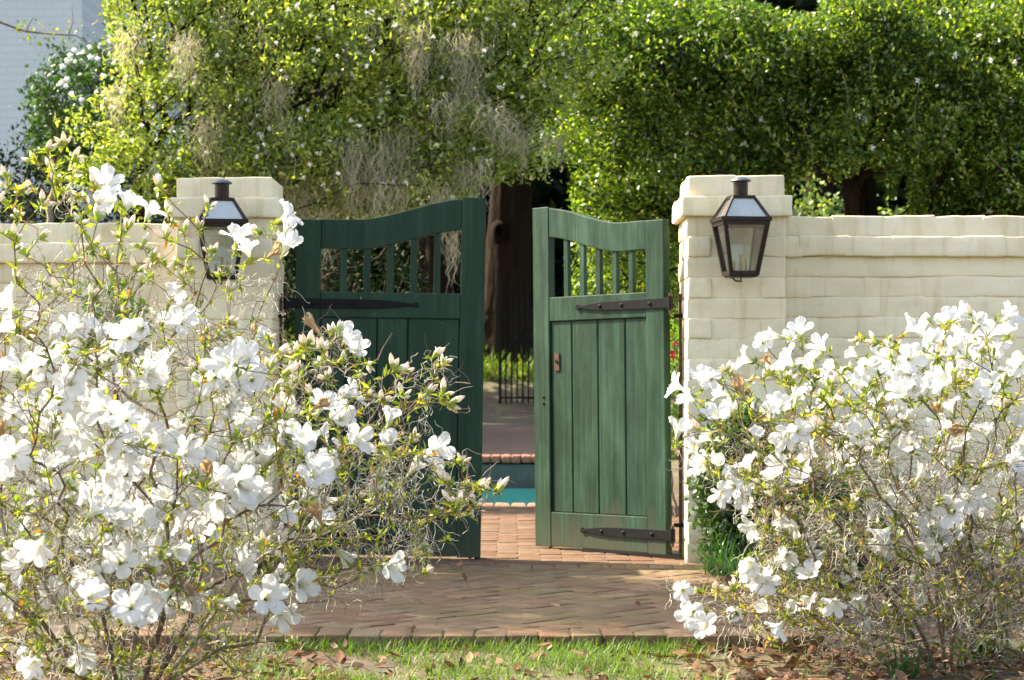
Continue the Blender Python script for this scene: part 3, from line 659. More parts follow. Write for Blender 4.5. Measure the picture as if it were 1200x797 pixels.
def azalea(name, base, flowers, buds, depth, fill, label, seed, leaf_n, rmax, tangle, moss_spots, fl_scale):
    """flowers / buds are the places in the photograph, depth(px, py, rng) their distance inside the shrub"""
    r = np.random.default_rng(seed); root = empty(name, base[0], label, 'shrub', 'white azaleas in front of the wall'); off = np.array(base[0])
    ctr = off + np.array((0, 0, .45)); fpos = []; faxis = []; tg = []; kind = []
    for px, py in flowers:
        D = depth(px, py, r); c_ = P(px, py, D); c_[2] = max(c_[2], .015)
        ax = unit(unit(c_ - ctr) * .55 + np.array((0, -.42, .12)) + r.normal(size=3) * .5); fpos.append(c_ - ax * .03); faxis.append(ax); tg.append(fpos[-1] - ax * .012); kind.append(0)
    for px, py in buds:
        D = depth(px, py, r); c_ = P(px, py, D); c_[2] = max(c_[2], .04); tg.append(c_); kind.append(1)
    for f_ in fill: tg.append(f_); kind.append(2)
    nb = len(flowers)
    B = Bough(base, seed, .42, .045, .010)
    for k in range(7):
        a = k * .9 + r.uniform(-.3, .3); u = np.array((math.cos(a), math.sin(a) * .8, 0)); h = r.uniform(.8, 1.2)
        B.stem([off + u * .05 + (0, 0, .03), off + u * .10 * h + (0, 0, .12 * h), off + u * .19 * h + (0, 0, .24 * h) + r.normal(size=3) * .012, off + u * .27 * h + (0, 0, .36 * h) + r.normal(size=3) * .015])
    B.grow(tg)
    obj('branches', B.tubes('branches', M['bark'], .00125, rmax, .47), root, -off)
    for i in range(nb):
        me = (FL + HALF[:1])[r.integers(0, len(FL) + 1)] if r.random() > .06 else HALF[r.integers(0, 2)]
        if r.random() < .035: me = WILT[r.integers(0, 2)]
        q = Vector(faxis[i]).to_track_quat('Z', 'Y'); e = (q @ Matrix.Rotation(r.uniform(0, 6.28), 3, 'Z').to_quaternion()).to_euler(); s_ = fl_scale * r.uniform(.88, 1.12)
        obj('flower', me, root, fpos[i] - off, e, (s_, s_, s_))
    for i in range(len(tg)):
        if kind[i] == 1 or (kind[i] == 2 and r.random() < .22):
            dr = unit(B.tipdir[i] + np.array((0, 0, .5)) + r.normal(size=3) * .3); e = Vector(dr).to_track_quat('Z', 'Y').to_euler(); s_ = r.uniform(.85, 1.25) if kind[i] == 1 else r.uniform(.5, .8)
            obj('bud_cluster', BUD[r.integers(0, 8)], root, tg[i] - off, e, (s_, s_, s_))
    # leaves: whorls at the tips, loose ones along the thin twigs
    lp, la = [], []
    for i in range(len(tg)):
        for _ in range(r.integers(3, 8)):
            lp.append(tg[i] - B.tipdir[i] * r.uniform(0, .035)); la.append(B.tipdir[i] * .5 + r.normal(size=3) * .7 + np.array((0, 0, .15)))
    thin = [i for i in range(len(B.p)) if B.rad[i] < .0032]
    for _ in range(leaf_n):
        i = thin[r.integers(0, len(thin))]; lp.append(B.p[i] + r.normal(size=3) * .004); la.append(r.normal(size=3) * .8 + np.array((0, 0, .35)))
    v = np.clip(r.beta(2.2, 2.2, len(lp)) , 0, 1); v[r.random(len(v)) < .05] = .97
    tag(obj('leaves', leaves('leaves', np.array(lp), .029, .0095, M['aza_leaf'], seed, np.array(la), v, True), root, -off), kind='stuff')
    # bare tangled twiglets and grey moss caught in the twigs
    T = Tubes(); allp = np.array(B.p); tz = [i for i in range(len(B.p)) if tangle[0] < B.p[i][2] < tangle[1]]
    for _ in range(tangle[2]):
        p0 = allp[tz[r.integers(0, len(tz))]]; pts = [p0]; d = unit(r.normal(size=3) + np.array((0, 0, .3)))
        for _ in range(r.integers(3, 7)): d = unit(d + r.normal(size=3) * .45); pts.append(pts[-1] + d * .028)
        T.add(pts, np.linspace(.0014, .0006, len(pts)), 3, r.uniform(.2, 1))
    tag(obj('twiglets', T.me('twiglets', M['bark']), root, -off), kind='stuff')
    T = Tubes()
    for px, py, cnt, ln, spread in moss_spots:
        D = depth(px, py, r); c_ = P(px, py, D)
        for _ in range(cnt):
            T.add(curly(c_ + r.normal(size=3) * np.array((spread, spread, spread * .5)), ln * r.uniform(.4, 1.2), r, 1.0, .55), .00085, 3, r.random())
    for _ in range(tangle[3]):
        p0 = allp[tz[r.integers(0, len(tz))]]
        for _ in range(r.integers(2, 7)): T.add(curly(p0 + r.normal(size=3) * .012, r.uniform(.05, .16), r, .7, .7), .0008, 3, r.random())
    tag(obj('moss_strands', T.me('moss_strands', M['moss']), root, -off), kind='stuff')
    return root

LFL = [(124,216),(130,235),(150,238),(176,247),(10,353),(278,278),(289,292),(337,253),(336,288),(320,297),(336,269),(208,340),(213,376),(302,393),
(8,360),(12,383),(33,394),(40,370),(63,394),(85,388),(58,425),(78,420),(83,448),(105,448),(28,430),(10,428),(130,398),(150,395),(118,388),(15,488),(48,483),(32,476),(50,500),(2,505),(120,478),(146,490),(103,515),(128,525),(160,508),(188,520),(170,425),(176,438),(185,423),(165,385),(198,375),(15,533),(120,425),(88,505),
(303,397),(288,420),(294,443),(248,443),(268,473),(265,425),(220,495),(220,530),(238,528),(255,513),(283,495),(285,518),(240,553),(283,546),(191,520),(335,510),(353,515),(375,508),(368,548),(369,384),(330,475),(340,482),(190,425),(187,443),(320,495),(375,475),
(5,563),(15,538),(28,605),(105,633),(123,638),(140,658),(176,653),(190,628),(173,550),(145,555),(108,528),(83,570),(55,555),(135,595),(138,613),(188,575),(190,603),(25,658),(63,696),(108,675),(108,698),(10,705),(173,703),(153,710),(98,570),(160,578),(113,595),(125,557),(75,577),(190,700),
(235,585),(258,590),(280,567),(192,628),(210,640),(195,580),(333,598),(328,625),(366,577),(368,555),(373,603),(285,663),(220,685),(233,700),(190,708),(265,705),(353,685),(313,700),(330,720),(322,680),(243,552),(230,608),(303,577),(210,605),(182,657),
(408,396),(417,409),(413,461),(402,468),(400,490),(378,474),(457,490),(456,521),(511,528),(485,549),(440,561),(355,513),(389,536),(402,528),(373,552),(418,517),(360,582),(382,585),(373,605),(389,611),(400,648),(458,663),(288,657),(42,761),(38,778),(19,738),(8,709),(154,715),(183,703),(225,703),(96,769),(21,665),(45,640),(70,470),(60,540),(140,440),(225,470),(255,560),(205,555),(150,520)]
LBU = [(75,172),(55,178),(40,190),(85,188),(8,210),(10,223),(22,225),(37,222),(10,240),(20,256),(5,275),(17,283),(45,280),(65,214),(111,219),(108,243),(114,260),(110,293),(123,298),(188,222),(185,305),(195,280),(20,332),(70,345),(108,353),(245,245),(197,253),(201,263),(196,281),(215,273),(233,270),(249,297),(223,318),(258,323),(268,344),(182,308),(209,310),(303,275),(272,381),(240,390),(190,222),(265,380),(270,395),(323,418),(315,435),(340,435),(357,408),(353,448),(365,410),(238,440),(230,437),(258,398),
(506,420),(518,427),(431,427),(461,435),(474,438),(498,463),(519,463),(525,473),(492,473),(472,466),(447,472),(447,523),(485,513),(431,464),(542,543),(524,567),(547,569),(560,569),(567,574),(583,577),(557,593),(536,595),(529,590),(418,585),(360,406),(391,394),(397,391),(498,672),(345,420),(375,430),(400,425),(420,440),(385,445),(365,465),(330,440),(380,415),(60,200),(90,230),(150,270),(165,290),(140,280),(160,320),(95,265),(50,240),(30,300),(130,330),(310,640),(325,655),(245,690),(160,395),(280,470),(320,460)]
RFL = [(792,452),(822,444),(832,444),(806,466),(872,422),(894,401),(900,425),(922,422),(938,386),(961,405),(925,397),(947,425),(839,485),(856,474),(795,505),(816,520),(829,516),(820,546),(842,543),(858,554),(875,543),(869,458),(900,485),(914,474),(933,466),(922,510),(914,543),(908,560),(952,496),(950,460),(969,466),(980,510),(950,532),(980,546),(886,513),(847,460),(875,563),(936,505),(915,433),
(1001,415),(1016,431),(1002,450),(1044,437),(1038,417),(1068,384),(1079,387),(1066,420),(1085,415),(1101,420),(1126,370),(1110,376),(1135,401),(1157,392),(1184,370),(1179,387),(1159,409),(1126,428),(1107,445),(1090,442),(1074,456),(1057,459),(1055,478),(1035,467),(1159,450),(1173,439),(1195,428),(1112,475),(1101,486),(1013,506),(1024,517),(1066,519),(1126,503),(1124,517),(1154,506),(1104,533),(1193,495),(1162,530),(1190,539),(986,506),(997,519),(986,539),(1195,522),(1168,472),(1129,439),(1099,500),(985,440),(975,430),(1145,380),(1170,405),(1120,405),(1092,400),(1050,445),(1020,480),(960,480),(965,445),(1145,425),(1030,440),(1205,470),(1215,420),(1225,390),(1240,440),(1212,520),
(845,580),(874,584),(879,563),(977,548),(916,608),(929,620),(880,619),(948,646),(878,661),(878,672),(889,681),(897,681),(949,672),(800,692),(811,719),(825,733),(864,717),(900,714),(891,711),(926,717),(945,708),(911,737),(978,707),(922,653),
(1041,585),(1028,595),(1061,575),(1067,588),(1109,587),(1135,585),(1151,588),(1038,624),(1035,637),(1061,627),(1070,608),(1093,617),(1106,617),(1122,625),(1093,643),(1003,674),(1004,704),(983,706),(1080,704),(1017,729),(1193,559),(1180,550),(1080,556),(1128,566),(1196,608),(1104,543),(1230,560),(1250,500),(1225,620),(1048,608),(1083,628),(1115,600)]
RBU = [(845,440),(853,436),(860,440),(943,438),(955,437),(975,452),(990,455),(985,450),(1040,400),(1052,408),(1046,408),(1027,402),(1092,380),(1140,372),(1147,378),(1006,400),(1100,418),(1150,415),(1140,452),(1130,460),(1070,440),(1025,455),(1015,460),(895,445),(880,448),(905,440),(925,450),(880,485),(860,490),(905,495),(955,505),(965,500),(995,475),(1045,500),(1120,450),(1140,450),(1190,440),(1180,445),(850,520),(820,505),(880,520),(890,540),(870,550),(835,545),(893,570),(905,582),(850,578),(901,620),(935,640),(970,635),(980,625),(820,695),(862,692),(840,690),(990,660),(1010,580),(1000,590),(1175,650),(1190,500),(1060,500),(1085,520),(1010,530),(975,475),(1160,470),(1180,480),(940,400),(955,425),(1180,590),(1150,550),(1040,540)]
r_ = np.random.default_rng(12)
LFL += [(x + r_.choice((-1, 1)) * r_.uniform(14, 28), y + r_.uniform(-22, 22)) for x, y in LFL if r_.random() < .12 and x < 300]
RFL += [(x + r_.choice((-1, 1)) * r_.uniform(12, 24), y + r_.uniform(-18, 18)) for x, y in RFL if r_.random() < .06 and 385 < y < 640 and x > 800]
def fill_pts(r, n_, c_, rad, zmin=.05):
    q = unit(r.normal(size=(n_, 3))) * (r.uniform(.25, 1, (n_, 1)) ** .5) * np.array(rad) + np.array(c_); return [p for p in q if p[2] > zmin]
def ldepth(px, py, r):
    D = 5.15 + (.35 if px > 380 else -.2 if px < 170 else 0) + r.uniform(-.5, .45)
    if py < 400 and px > 170: D = 5.75 + r.uniform(-.2, .3)
    if 620 < py: D = min(D, 5.3)
    return D
def rdepth(px, py, r):
    D = 6.15 + r.uniform(-.45, .45)
    if py > 640: D = 5.95 + r.uniform(-.2, .2)
    return D
r_ = np.random.default_rng(3)
def inL(p):
    px, py = 600 + p[0] / p[1] * FPX, HORY - (p[2] - CAMZ) / p[1] * FPX
    if px < 60: return py > 330
    if px < 200: return py > 300 + r_.uniform(-60, 60)
    if px < 345: return py > 395
    return 430 + (px - 345) * .55 < py < 690 - (px - 345) * .25
def inR(p):
    px, py = 600 + p[0] / p[1] * FPX, HORY - (p[2] - CAMZ) / p[1] * FPX
    return py > (430 if px > 870 else 500) and (px > 860 or py < 590 or py > 690)
fillL = fill_pts(r_, 330, (-.95, 5.2, .62), (.75, .55, .60)) + fill_pts(r_, 220, (-.95, 5.35, .24), (.85, .45, .27), .02) + fill_pts(r_, 60, (-1.6, 5.2, .6), (.5, .5, .6)) + [P(a, b_, ldepth(a, b_, r_)) for a, b_ in zip(r_.uniform(330, 560, 70), r_.uniform(430, 660, 70)) if a < 600 - abs(b_ - 560) * .9]
fillL = [p for p in fillL if inL(p)]
fillR = fill_pts(r_, 330, (1.28, 6.2, .52), (.72, .5, .48)) + fill_pts(r_, 280, (1.3, 6.15, .22), (.85, .45, .25), .02) + fill_pts(r_, 70, (1.9, 6.2, .5), (.5, .5, .5))
fillR = [p for p in fillR if inR(p)]
LM = [(75,225,14,.10,.015),(95,300,22,.13,.03),(115,340,26,.16,.035),(290,325,20,.14,.03),(310,330,14,.14,.03),(45,350,12,.10,.02),(175,360,16,.15,.03),(150,370,14,.12,.03),(205,400,14,.12,.03),(455,540,26,.17,.035),(470,560,24,.17,.035),(430,560,18,.16,.035),(480,605,24,.16,.03),(490,625,16,.15,.025),(400,600,16,.15,.03),(420,520,14,.12,.03),(300,620,20,.16,.04),(240,640,18,.15,.05),(380,560,14,.14,.04),(345,425,12,.08,.02),(495,490,10,.10,.015),(340,640,14,.14,.03),(400,640,14,.13,.03),(440,645,14,.15,.025),(100,600,18,.14,.05),(60,620,18,.14,.05),(330,440,12,.1,.03),(210,720,20,.14,.05),(130,740,20,.12,.06),(285,600,14,.14,.04),(40,700,24,.14,.06),(90,650,20,.14,.06),(180,680,20,.14,.06),(250,720,20,.12,.05),(60,760,24,.12,.06),(160,610,16,.14,.05),(20,560,16,.14,.05),(340,690,14,.12,.03)]
RM = [(930,590,20,.15,.05),(960,600,20,.14,.05),(990,620,24,.16,.05),(1050,660,24,.16,.06),(1090,680,24,.16,.06),(1140,640,30,.18,.05),(1150,700,30,.18,.06),(1180,720,26,.16,.05),(1020,570,18,.14,.05),(1130,540,18,.14,.05),(880,730,18,.10,.04),(930,700,16,.12,.04),(960,740,16,.10,.04),(1190,600,24,.18,.04),(1100,590,14,.14,.05)]
Lb = [(-.98, 5.2, -.07), (-.97, 5.2, .06), (-.95, 5.19, .2)]
azalea('azalea_shrub', Lb, LFL, LBU, ldepth, fillL, 'tall white azalea in the left foreground, its branches reaching across the gate', 21, 5200, .0105, (.03, 1.1, 1900, 480), LM, .92)
Rb = [(1.30, 6.14, -.07), (1.29, 6.14, .04), (1.27, 6.14, .12)]
azalea('azalea_shrub', Rb, RFL, RBU, rdepth, fillR, 'low spreading white azalea in the right foreground, over fallen leaves', 33, 5200, .0115, (.0, .7, 2600, 700), RM, .90)

# ------------------------------------------------------------------ lawn, litter, bed plants
def blades(name, pos, h, w_, mat_, seed, lean=.45, nseg=3, v=None):
    r = np.random.default_rng(seed); n_ = len(pos); h = h * r.uniform(.45, 1.25, n_); a = r.uniform(0, 6.28, n_); d = np.stack((np.cos(a), np.sin(a), np.zeros(n_)), 1); s = np.stack((-np.sin(a), np.cos(a), np.zeros(n_)), 1)
    b_ = r.uniform(.1, 1, n_) * lean * 2; rows = []
    for k in range(nseg + 1):
        t = k / nseg; c_ = pos + d * (h * b_ * t * t)[:, None] + np.array((0, 0, 1.)) * (h * t * (1 - .35 * b_ * t))[:, None]; ww = (w_ * (1 - t ** 1.5) * .5 + .0002)
        rows += [c_ - s * ww, c_ + s * ww]
    V = np.stack(rows, 1); k = 2 * (nseg + 1); i = np.arange(n_)[:, None, None] * k; f = np.array([(2*q, 2*q+1, 2*q+3, 2*q+2) for q in range(nseg)])
    return mesh(name, V.reshape(-1, 3), (i + f[None]).reshape(-1, 4), mat_, True, np.repeat(r.uniform(0, 1, n_) if v is None else v, k))
r = np.random.default_rng(5)
gx, gy = r.uniform(-1.5, 2.2, 60000), r.uniform(5.3, 6.56, 60000)
den = np.sin(gx * 5.1 + 1) * np.sin(gy * 6.3 + .5) + .5 * np.sin(gx * 13 + gy * 9) + .35
band = np.clip(1 - ((gx + .12) / .78) ** 4, 0, 1)
edge = np.exp(-((gy - 6.51) / .06) ** 2) * 1.3
keep = r.random(60000) < np.clip((den * .45 + .16 + edge) * band + .025, 0, 1)
gp = np.stack((gx, gy, np.full_like(gx, -.062)), 1)[keep][:24000]
tag(obj('lawn', blades('lawn', gp, .070, .0044, M['grass'], 6, .75, 3, np.clip(np.random.default_rng(4).beta(1.5, 2.2, len(gp)), 0, 1))), 'patchy bright green grass along the front edge of the brick pavement', 'grass', kind='stuff')
def litter(n_, seed, xf):
    r = np.random.default_rng(seed); V = []; F = []; a_ = []
    for i in range(n_):
        x, y = xf(r); z = -.045 + r.uniform(0, .03); L = r.uniform(.025, .065); W_ = L * r.uniform(.3, .5); q = Vector((r.normal() * .5, r.normal() * .5, 1)).to_track_quat('Z', 'Y'); a = r.uniform(0, 6.28); curl = r.uniform(-.35, .5); o_ = len(V)
        for u in (-1, -.3, .4, 1):
            ww = W_ * (1 - abs(u) ** 1.8) * .5 + .001
            for t in (-1, 0, 1):
                v = q @ Vector((L * .5 * u * math.cos(a) - ww * t * math.sin(a), L * .5 * u * math.sin(a) + ww * t * math.cos(a), curl * (ww * 1.2 * t * t) + curl * L * .25 * u * u)); V.append((v.x + x, v.y + y, v.z + z))
        for k in range(3):
            for j in range(2): b0 = o_ + k * 3 + j; F.append((b0, b0 + 1, b0 + 4, b0 + 3))
        a_ += [r.beta(1.6, 1.8)] * 12
    return np.array(V), np.array(F), a_
def lx(r):
    while True:
        x, y = r.uniform(-1.9, 2.4), r.uniform(5.2, 6.52)
        p = .05 + (.9 if x < -.45 - .25 * (y - 5.8) else 0) + (.9 if x > .52 else 0) + (.22 if abs(x) < .6 else 0)
        if r.random() < p: return x, y
def lx2(r):
    while True:
        x, y = r.uniform(.98, 2.6), r.uniform(6.5, 9.1)
        return x, y
A = litter(2600, 8, lx); B_ = litter(700, 9, lx2)
tag(obj('leaf_litter', mesh('leaf_litter', np.concatenate((A[0], B_[0])), np.concatenate((A[1], B_[1] + len(A[0]))), M['litter'], False, A[2] + B_[2])), 'curled brown fallen leaves under the two azaleas', 'leaves', kind='stuff')
def lx3(r): return r.uniform(-1.1, .9), r.uniform(6.6, 8.9)
A = litter(14, 10, lx3); A[0][:, 2] += .053
for i in range(14):
    c_ = A[0][i*12:(i+1)*12].mean(0); me = mesh('fallen_leaf', A[0][i*12:(i+1)*12] - c_, np.array(A[1][i*6:(i+1)*6] - i*12), M['litter'], False, A[2][i*12:(i+1)*12])
    tag(obj('fallen_leaf', me, None, c_), 'dry brown leaf lying on the brick pavement', 'leaf', 'loose leaves on the bricks')
# liriope and dark shrub by the pier
def strap_clump(name, c_, n_, h, label, seed, w_=.009):
    r = np.random.default_rng(seed); root = empty(name, c_, label, 'plant', 'strap-leaved plants'); p = np.stack((r.normal(0, .028, n_), r.normal(0, .028, n_), np.full(n_, -.01)), 1)
    tag(obj('blades', blades('blades', p, h, w_, M['lirio'], seed, .75, 5), root), kind='stuff')
strap_clump('liriope_clump', P(845, 672, 8.55) * (1, 1, 0) + (0, 0, -.05), 150, .26, 'dark arching strap-leaved clump at the foot of the right pier', 61)
strap_clump('liriope_clump', P(870, 684, 8.2) * (1, 1, 0) + (0, 0, -.05), 170, .22, 'bright green strap-leaved tuft beside the pavement edge', 62)
strap_clump('liriope_clump', P(905, 680, 8.3) * (1, 1, 0) + (0, 0, -.05), 150, .22, 'strap-leaved tuft behind the low azalea flowers', 63)
strap_clump('liriope_clump', P(300, 652, 8.6) * (1, 1, 0) + (0, 0, -.05), 140, .26, 'strap-leaved clump in shade behind the tall azalea', 64)
strap_clump('liriope_clump', P(1150, 745, 6.35) * (1, 1, 0) + (0, 0, -.05), 60, .20, 'thin grassy tuft under the low azalea', 65)
strap_clump('liriope_clump', P(1060, 772, 5.95) * (1, 1, 0) + (0, 0, -.05), 40, .13, 'small grassy tuft among the dead leaves', 66)
strap_clump('liriope_clump', P(130, 790, 5.6) * (1, 1, 0) + (0, 0, -.05), 60, .14, 'small strap-leaved tuft under the tall azalea', 67)
def leafy_shrub(name, base, ctr, rad, n_tip, n_leaf, L, W_, lm, label, seed, bm='bark', cat='shrub', group=None, r0=.002):
    r = np.random.default_rng(seed); root = empty(name, base, label, cat, group); off = np.array(base, float)
    tips = [p for p in unit(r.normal(size=(n_tip, 3))) * (r.uniform(.2, 1, (n_tip, 1)) ** .4) * np.array(rad) + np.array(ctr)]
    B = Bough([off, off + (0, 0, .05 * rad[2])], seed, .5, max(rad) * .08, max(rad) * .02); B.grow(tips)
    obj('branches', B.tubes('branches', M[bm], r0, .03, .5), root, -off)
    tp = np.array(tips)[r.integers(0, n_tip, n_leaf)]; pos = tp + r.normal(size=(n_leaf, 3)) * max(rad) * .09
    tag(obj('foliage', leaves('foliage', pos, L, W_, lm, seed), root, -off), kind='stuff'); return root, tips
box_leaf = m_leaf('boxwood_leaf', [(0, (.02, .05, .012)), (.7, (.05, .115, .022)), (1, (.10, .20, .03))], .25)
leafy_shrub('boxwood_shrub', P(878, 660, 8.72) * (1, 1, 0) + (0, 0, -.06), P(876, 580, 8.72), (.22, .16, .38), 190, 9500, .032, .019, box_leaf, 'dark green boxwood shrub against the right pier base', 71)
leafy_shrub('boxwood_shrub', P(960, 660, 8.72) * (1, 1, 0) + (0, 0, -.06), P(965, 625, 8.6), (.30, .2, .26), 130, 6000, .024, .014, box_leaf, 'low dark green shrub behind the right azalea', 72)
bright_leaf = m_leaf('bright_leaf', [(0, (.06, .14, .02)), (1, (.20, .34, .04))], .4)
leafy_shrub('young_shrub', P(128, 640, 8.4) * (1, 1, 0) + (0, 0, -.06), P(130, 385, 7.6), (.15, .12, .16), 40, 420, .05, .026, bright_leaf, 'bright green young shrub showing over the azalea flowers', 73)

# ------------------------------------------------------------------ background trees
M['tree_bark'] = m_attr('tree_bark', [(0, (.014, .009, .006)), (1, (.034, .022, .014))], .95, 9, .12, (1, 1, .25))
M['tree_leaf'] = m_leaf('evergreen_leaf', [(0, (.03, .06, .014)), (.45, (.17, .25, .045)), (.82, (.40, .46, .11)), (1, (.50, .40, .10))], .55, .3, (1.4, 1.38, .6), .7)
M['vine_leaf'] = m_leaf('vine_leaf', [(0, (.012, .034, .008)), (.45, (.060, .125, .018)), (.82, (.25, .35, .05)), (1, (.40, .36, .08))], .48, .35, (1.5, 1.5, .45), .6)
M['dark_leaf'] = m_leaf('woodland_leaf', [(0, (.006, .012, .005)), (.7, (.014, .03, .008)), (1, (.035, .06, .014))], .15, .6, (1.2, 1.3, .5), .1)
M['far_leaf'] = m_leaf('far_leaf', [(0, (.05, .10, .02)), (.6, (.15, .23, .05)), (1, (.32, .38, .10))], .45)
M['blossom'] = m_petal('small_blossom', (.82, .81, .76), .3)
def moss_clump(parent, off, c_, n_, ln, sx, seed):
    r = np.random.default_rng(seed); n_ = int(n_ * 1.1); V = []; F = []; a_ = []; k = 0
    for _ in range(n_):
        p = c_ + r.normal(size=3) * np.array((sx, sx * .8, .05)); L = ln * r.uniform(.35, 1.1) * (1 - .4 * min(1, abs(p[0] - c_[0]) / (2 * sx))); m_ = 9; ph = r.uniform(0, 6.3); wv = r.uniform(.0014, .0032); an = r.uniform(0, 3.14); dx = np.array((math.cos(an), math.sin(an), 0)) * wv; v0 = r.random()
        for i in range(m_):
            t = i / (m_ - 1); q = p + np.array((.018 * math.sin(ph + 5 * t) + r.normal() * .015, .018 * math.cos(ph + 4 * t) + r.normal() * .015, -L * t)); ww = dx * (1 - .75 * t); V += [q - ww, q + ww]
            a_ += [v0, v0]
        F += [(k + 2*i, k + 2*i + 1, k + 2*i + 3, k + 2*i + 2) for i in range(m_ - 1)]; k += 2 * m_
    o_ = obj('spanish_moss', mesh('spanish_moss', np.array(V), np.array(F), M['tree_moss'], False, a_), parent, -off); return tag(o_, kind='stuff')
def crown_points(r, lobes, n_):
    """points in a union of ellipsoids, thicker towards the outside"""
    wt = np.array([l[1][0] * l[1][1] + l[1][0] * l[1][2] + l[1][1] * l[1][2] for l in lobes]); idx = r.choice(len(lobes), n_, p=wt / wt.sum())
    c_ = np.array([l[0] for l in lobes])[idx]; rd = np.array([l[1] for l in lobes])[idx]
    return unit(r.normal(size=(n_, 3))) * (r.uniform(.12, 1, (n_, 1)) ** .36) * rd + c_
def tree(name, base_pts, lobes, n_tip, n_leaf, L, W_, lm, label, seed, spread, group='trees beyond the wall', r0=.004, rmax=.16, blossoms=0, bsize=.03, keep=None, cat='tree', step=.12, bm='tree_bark'):
    r = np.random.default_rng(seed); off = np.array(base_pts[0], float); root = empty(name, off, label, cat, group)
    tips = crown_points(r, lobes, n_tip)
    if keep is not None: tips = tips[np.array([keep(p) for p in tips])]
    B = Bough(base_pts, seed, .5, step, step * .16); B.grow(list(tips)); obj('trunk', B.tubes('trunk', M[bm], r0, rmax, .5, 8), root, -off)
    id_ = r.integers(0, len(tips), n_leaf); dens = r.gamma(2.0, 1, len(tips)); id_ = r.choice(len(tips), n_leaf, p=dens / dens.sum())
    pos = tips[id_] + r.normal(size=(n_leaf, 3)) * spread * np.array((1, 1, .62)); tv = r.uniform(-.18, .18, len(tips))[id_]
    if keep is not None: pos_k = np.array([keep(p) for p in pos]); pos = pos[pos_k]; tv = tv[pos_k]
    v = np.clip(r.beta(2, 2.4, len(pos)) + tv, 0, 1)
    tag(obj('crown', leaves('crown', pos, L, W_, lm, seed, None, v), root, -off), kind='stuff')
    if blossoms:
        q = pos[r.integers(0, len(pos), blossoms)] + np.array((0, -.06, .03)); cnt = 5
        pp = np.repeat(q, cnt, 0); a = np.tile(np.arange(cnt) * 6.283 / cnt, len(q)); ax = np.stack((np.cos(a), r.normal(size=len(a)) * .5 - .4, np.sin(a)), 1)
        tag(obj('blossoms', leaves('blossoms', pp, bsize * .5, bsize * .42, M['blossom'], seed + 1, ax, None, True), root, -off), kind='stuff')
    return root, tips, off
# left tree hung with moss (about 13 m away)
def lobe(px, py, D, rx, ry, rz): return (P(px, py, D), (rx, ry, rz))
LT = [lobe(215, 150, 13.3, .75, 0.36, .45), lobe(330, 130, 13.4, .9, 0.42, .75), lobe(250, 20, 13.6, .9, 0.42, .7), lobe(450, 70, 13.5, 1.0, 0.42, .9), lobe(560, 90, 13.5, .75, 0.42, .75), lobe(470, 190, 13.3, .8, 0.36, .42), lobe(370, 205, 13.3, .7, 0.30, .35), lobe(600, 30, 13.8, .8, 0.42, .7), lobe(200, -30, 13.8, 1.0, 0.4, .35), lobe(420, -40, 13.8, 1.2, 0.4, .35), lobe(600, -45, 14, 1.1, 0.4, .35), lobe(160, 190, 13.4, .45, 0.30, .32), lobe(590, 170, 13.6, .35, 0.24, .28)]
def keepL(p):
    px = 600 + p[0] / p[1] * FPX; py = HORY - (p[2] - CAMZ) / p[1] * FPX
    return not (px < 120 and py < 110) and px > 62 and not (py > 215 and px > 560)
t1, tips1, off1 = tree('moss_hung_tree', [(-2.9, 14.3, -.06), (-2.75, 14.2, .7), (-2.45, 14.0, 1.5)], LT, 1100, 76000, .043, .021, M['tree_leaf'], 'sunlit evergreen tree hung with grey moss behind the closed gate leaf', 201, .085, blossoms=900, bsize=.040, keep=keepL)
for i, (px, py, n_, ln, sx) in enumerate([(216,45,70,.36,.05),(232,60,50,.3,.04),(262,105,70,.34,.07),(245,150,60,.30,.06),(275,175,90,.36,.08),(300,130,60,.3,.07),(325,95,60,.32,.06),(335,180,110,.4,.10),(370,200,110,.36,.11),(415,165,110,.50,.07),(425,200,110,.40,.10),(480,10,100,.5,.06),(488,40,80,.45,.05),(540,45,100,.45,.09),(545,80,90,.36,.07),(520,120,60,.3,.07),(470,190,90,.32,.09),(535,190,80,.26,.05),(585,130,80,.24,.10),(610,150,60,.22,.07),(612,168,40,.22,.025),(640,160,30,.2,.02),(655,165,30,.2,.015),(390,210,120,.38,.12),(450,215,120,.32,.12),(352,215,100,.34,.07),(480,205,90,.4,.05),(515,225,60,.36,.04),(375,250,60,.45,.06),(530,265,50,.4,.03)]):
    moss_clump(t1, off1, P(px, py, 13.05 + (i % 3) * .12), n_, ln, sx, 300 + i)
rm_ = np.random.default_rng(31)
for i in range(24):
    px, py = rm_.uniform(120, 600), rm_.uniform(10, 220)
    if keepL(P(px, py, 13)): moss_clump(t1, off1, P(px, py, 13.0 + rm_.uniform(0, .4)), rm_.integers(14, 44), rm_.uniform(.16, .42), rm_.uniform(.02, .07), 600 + i)
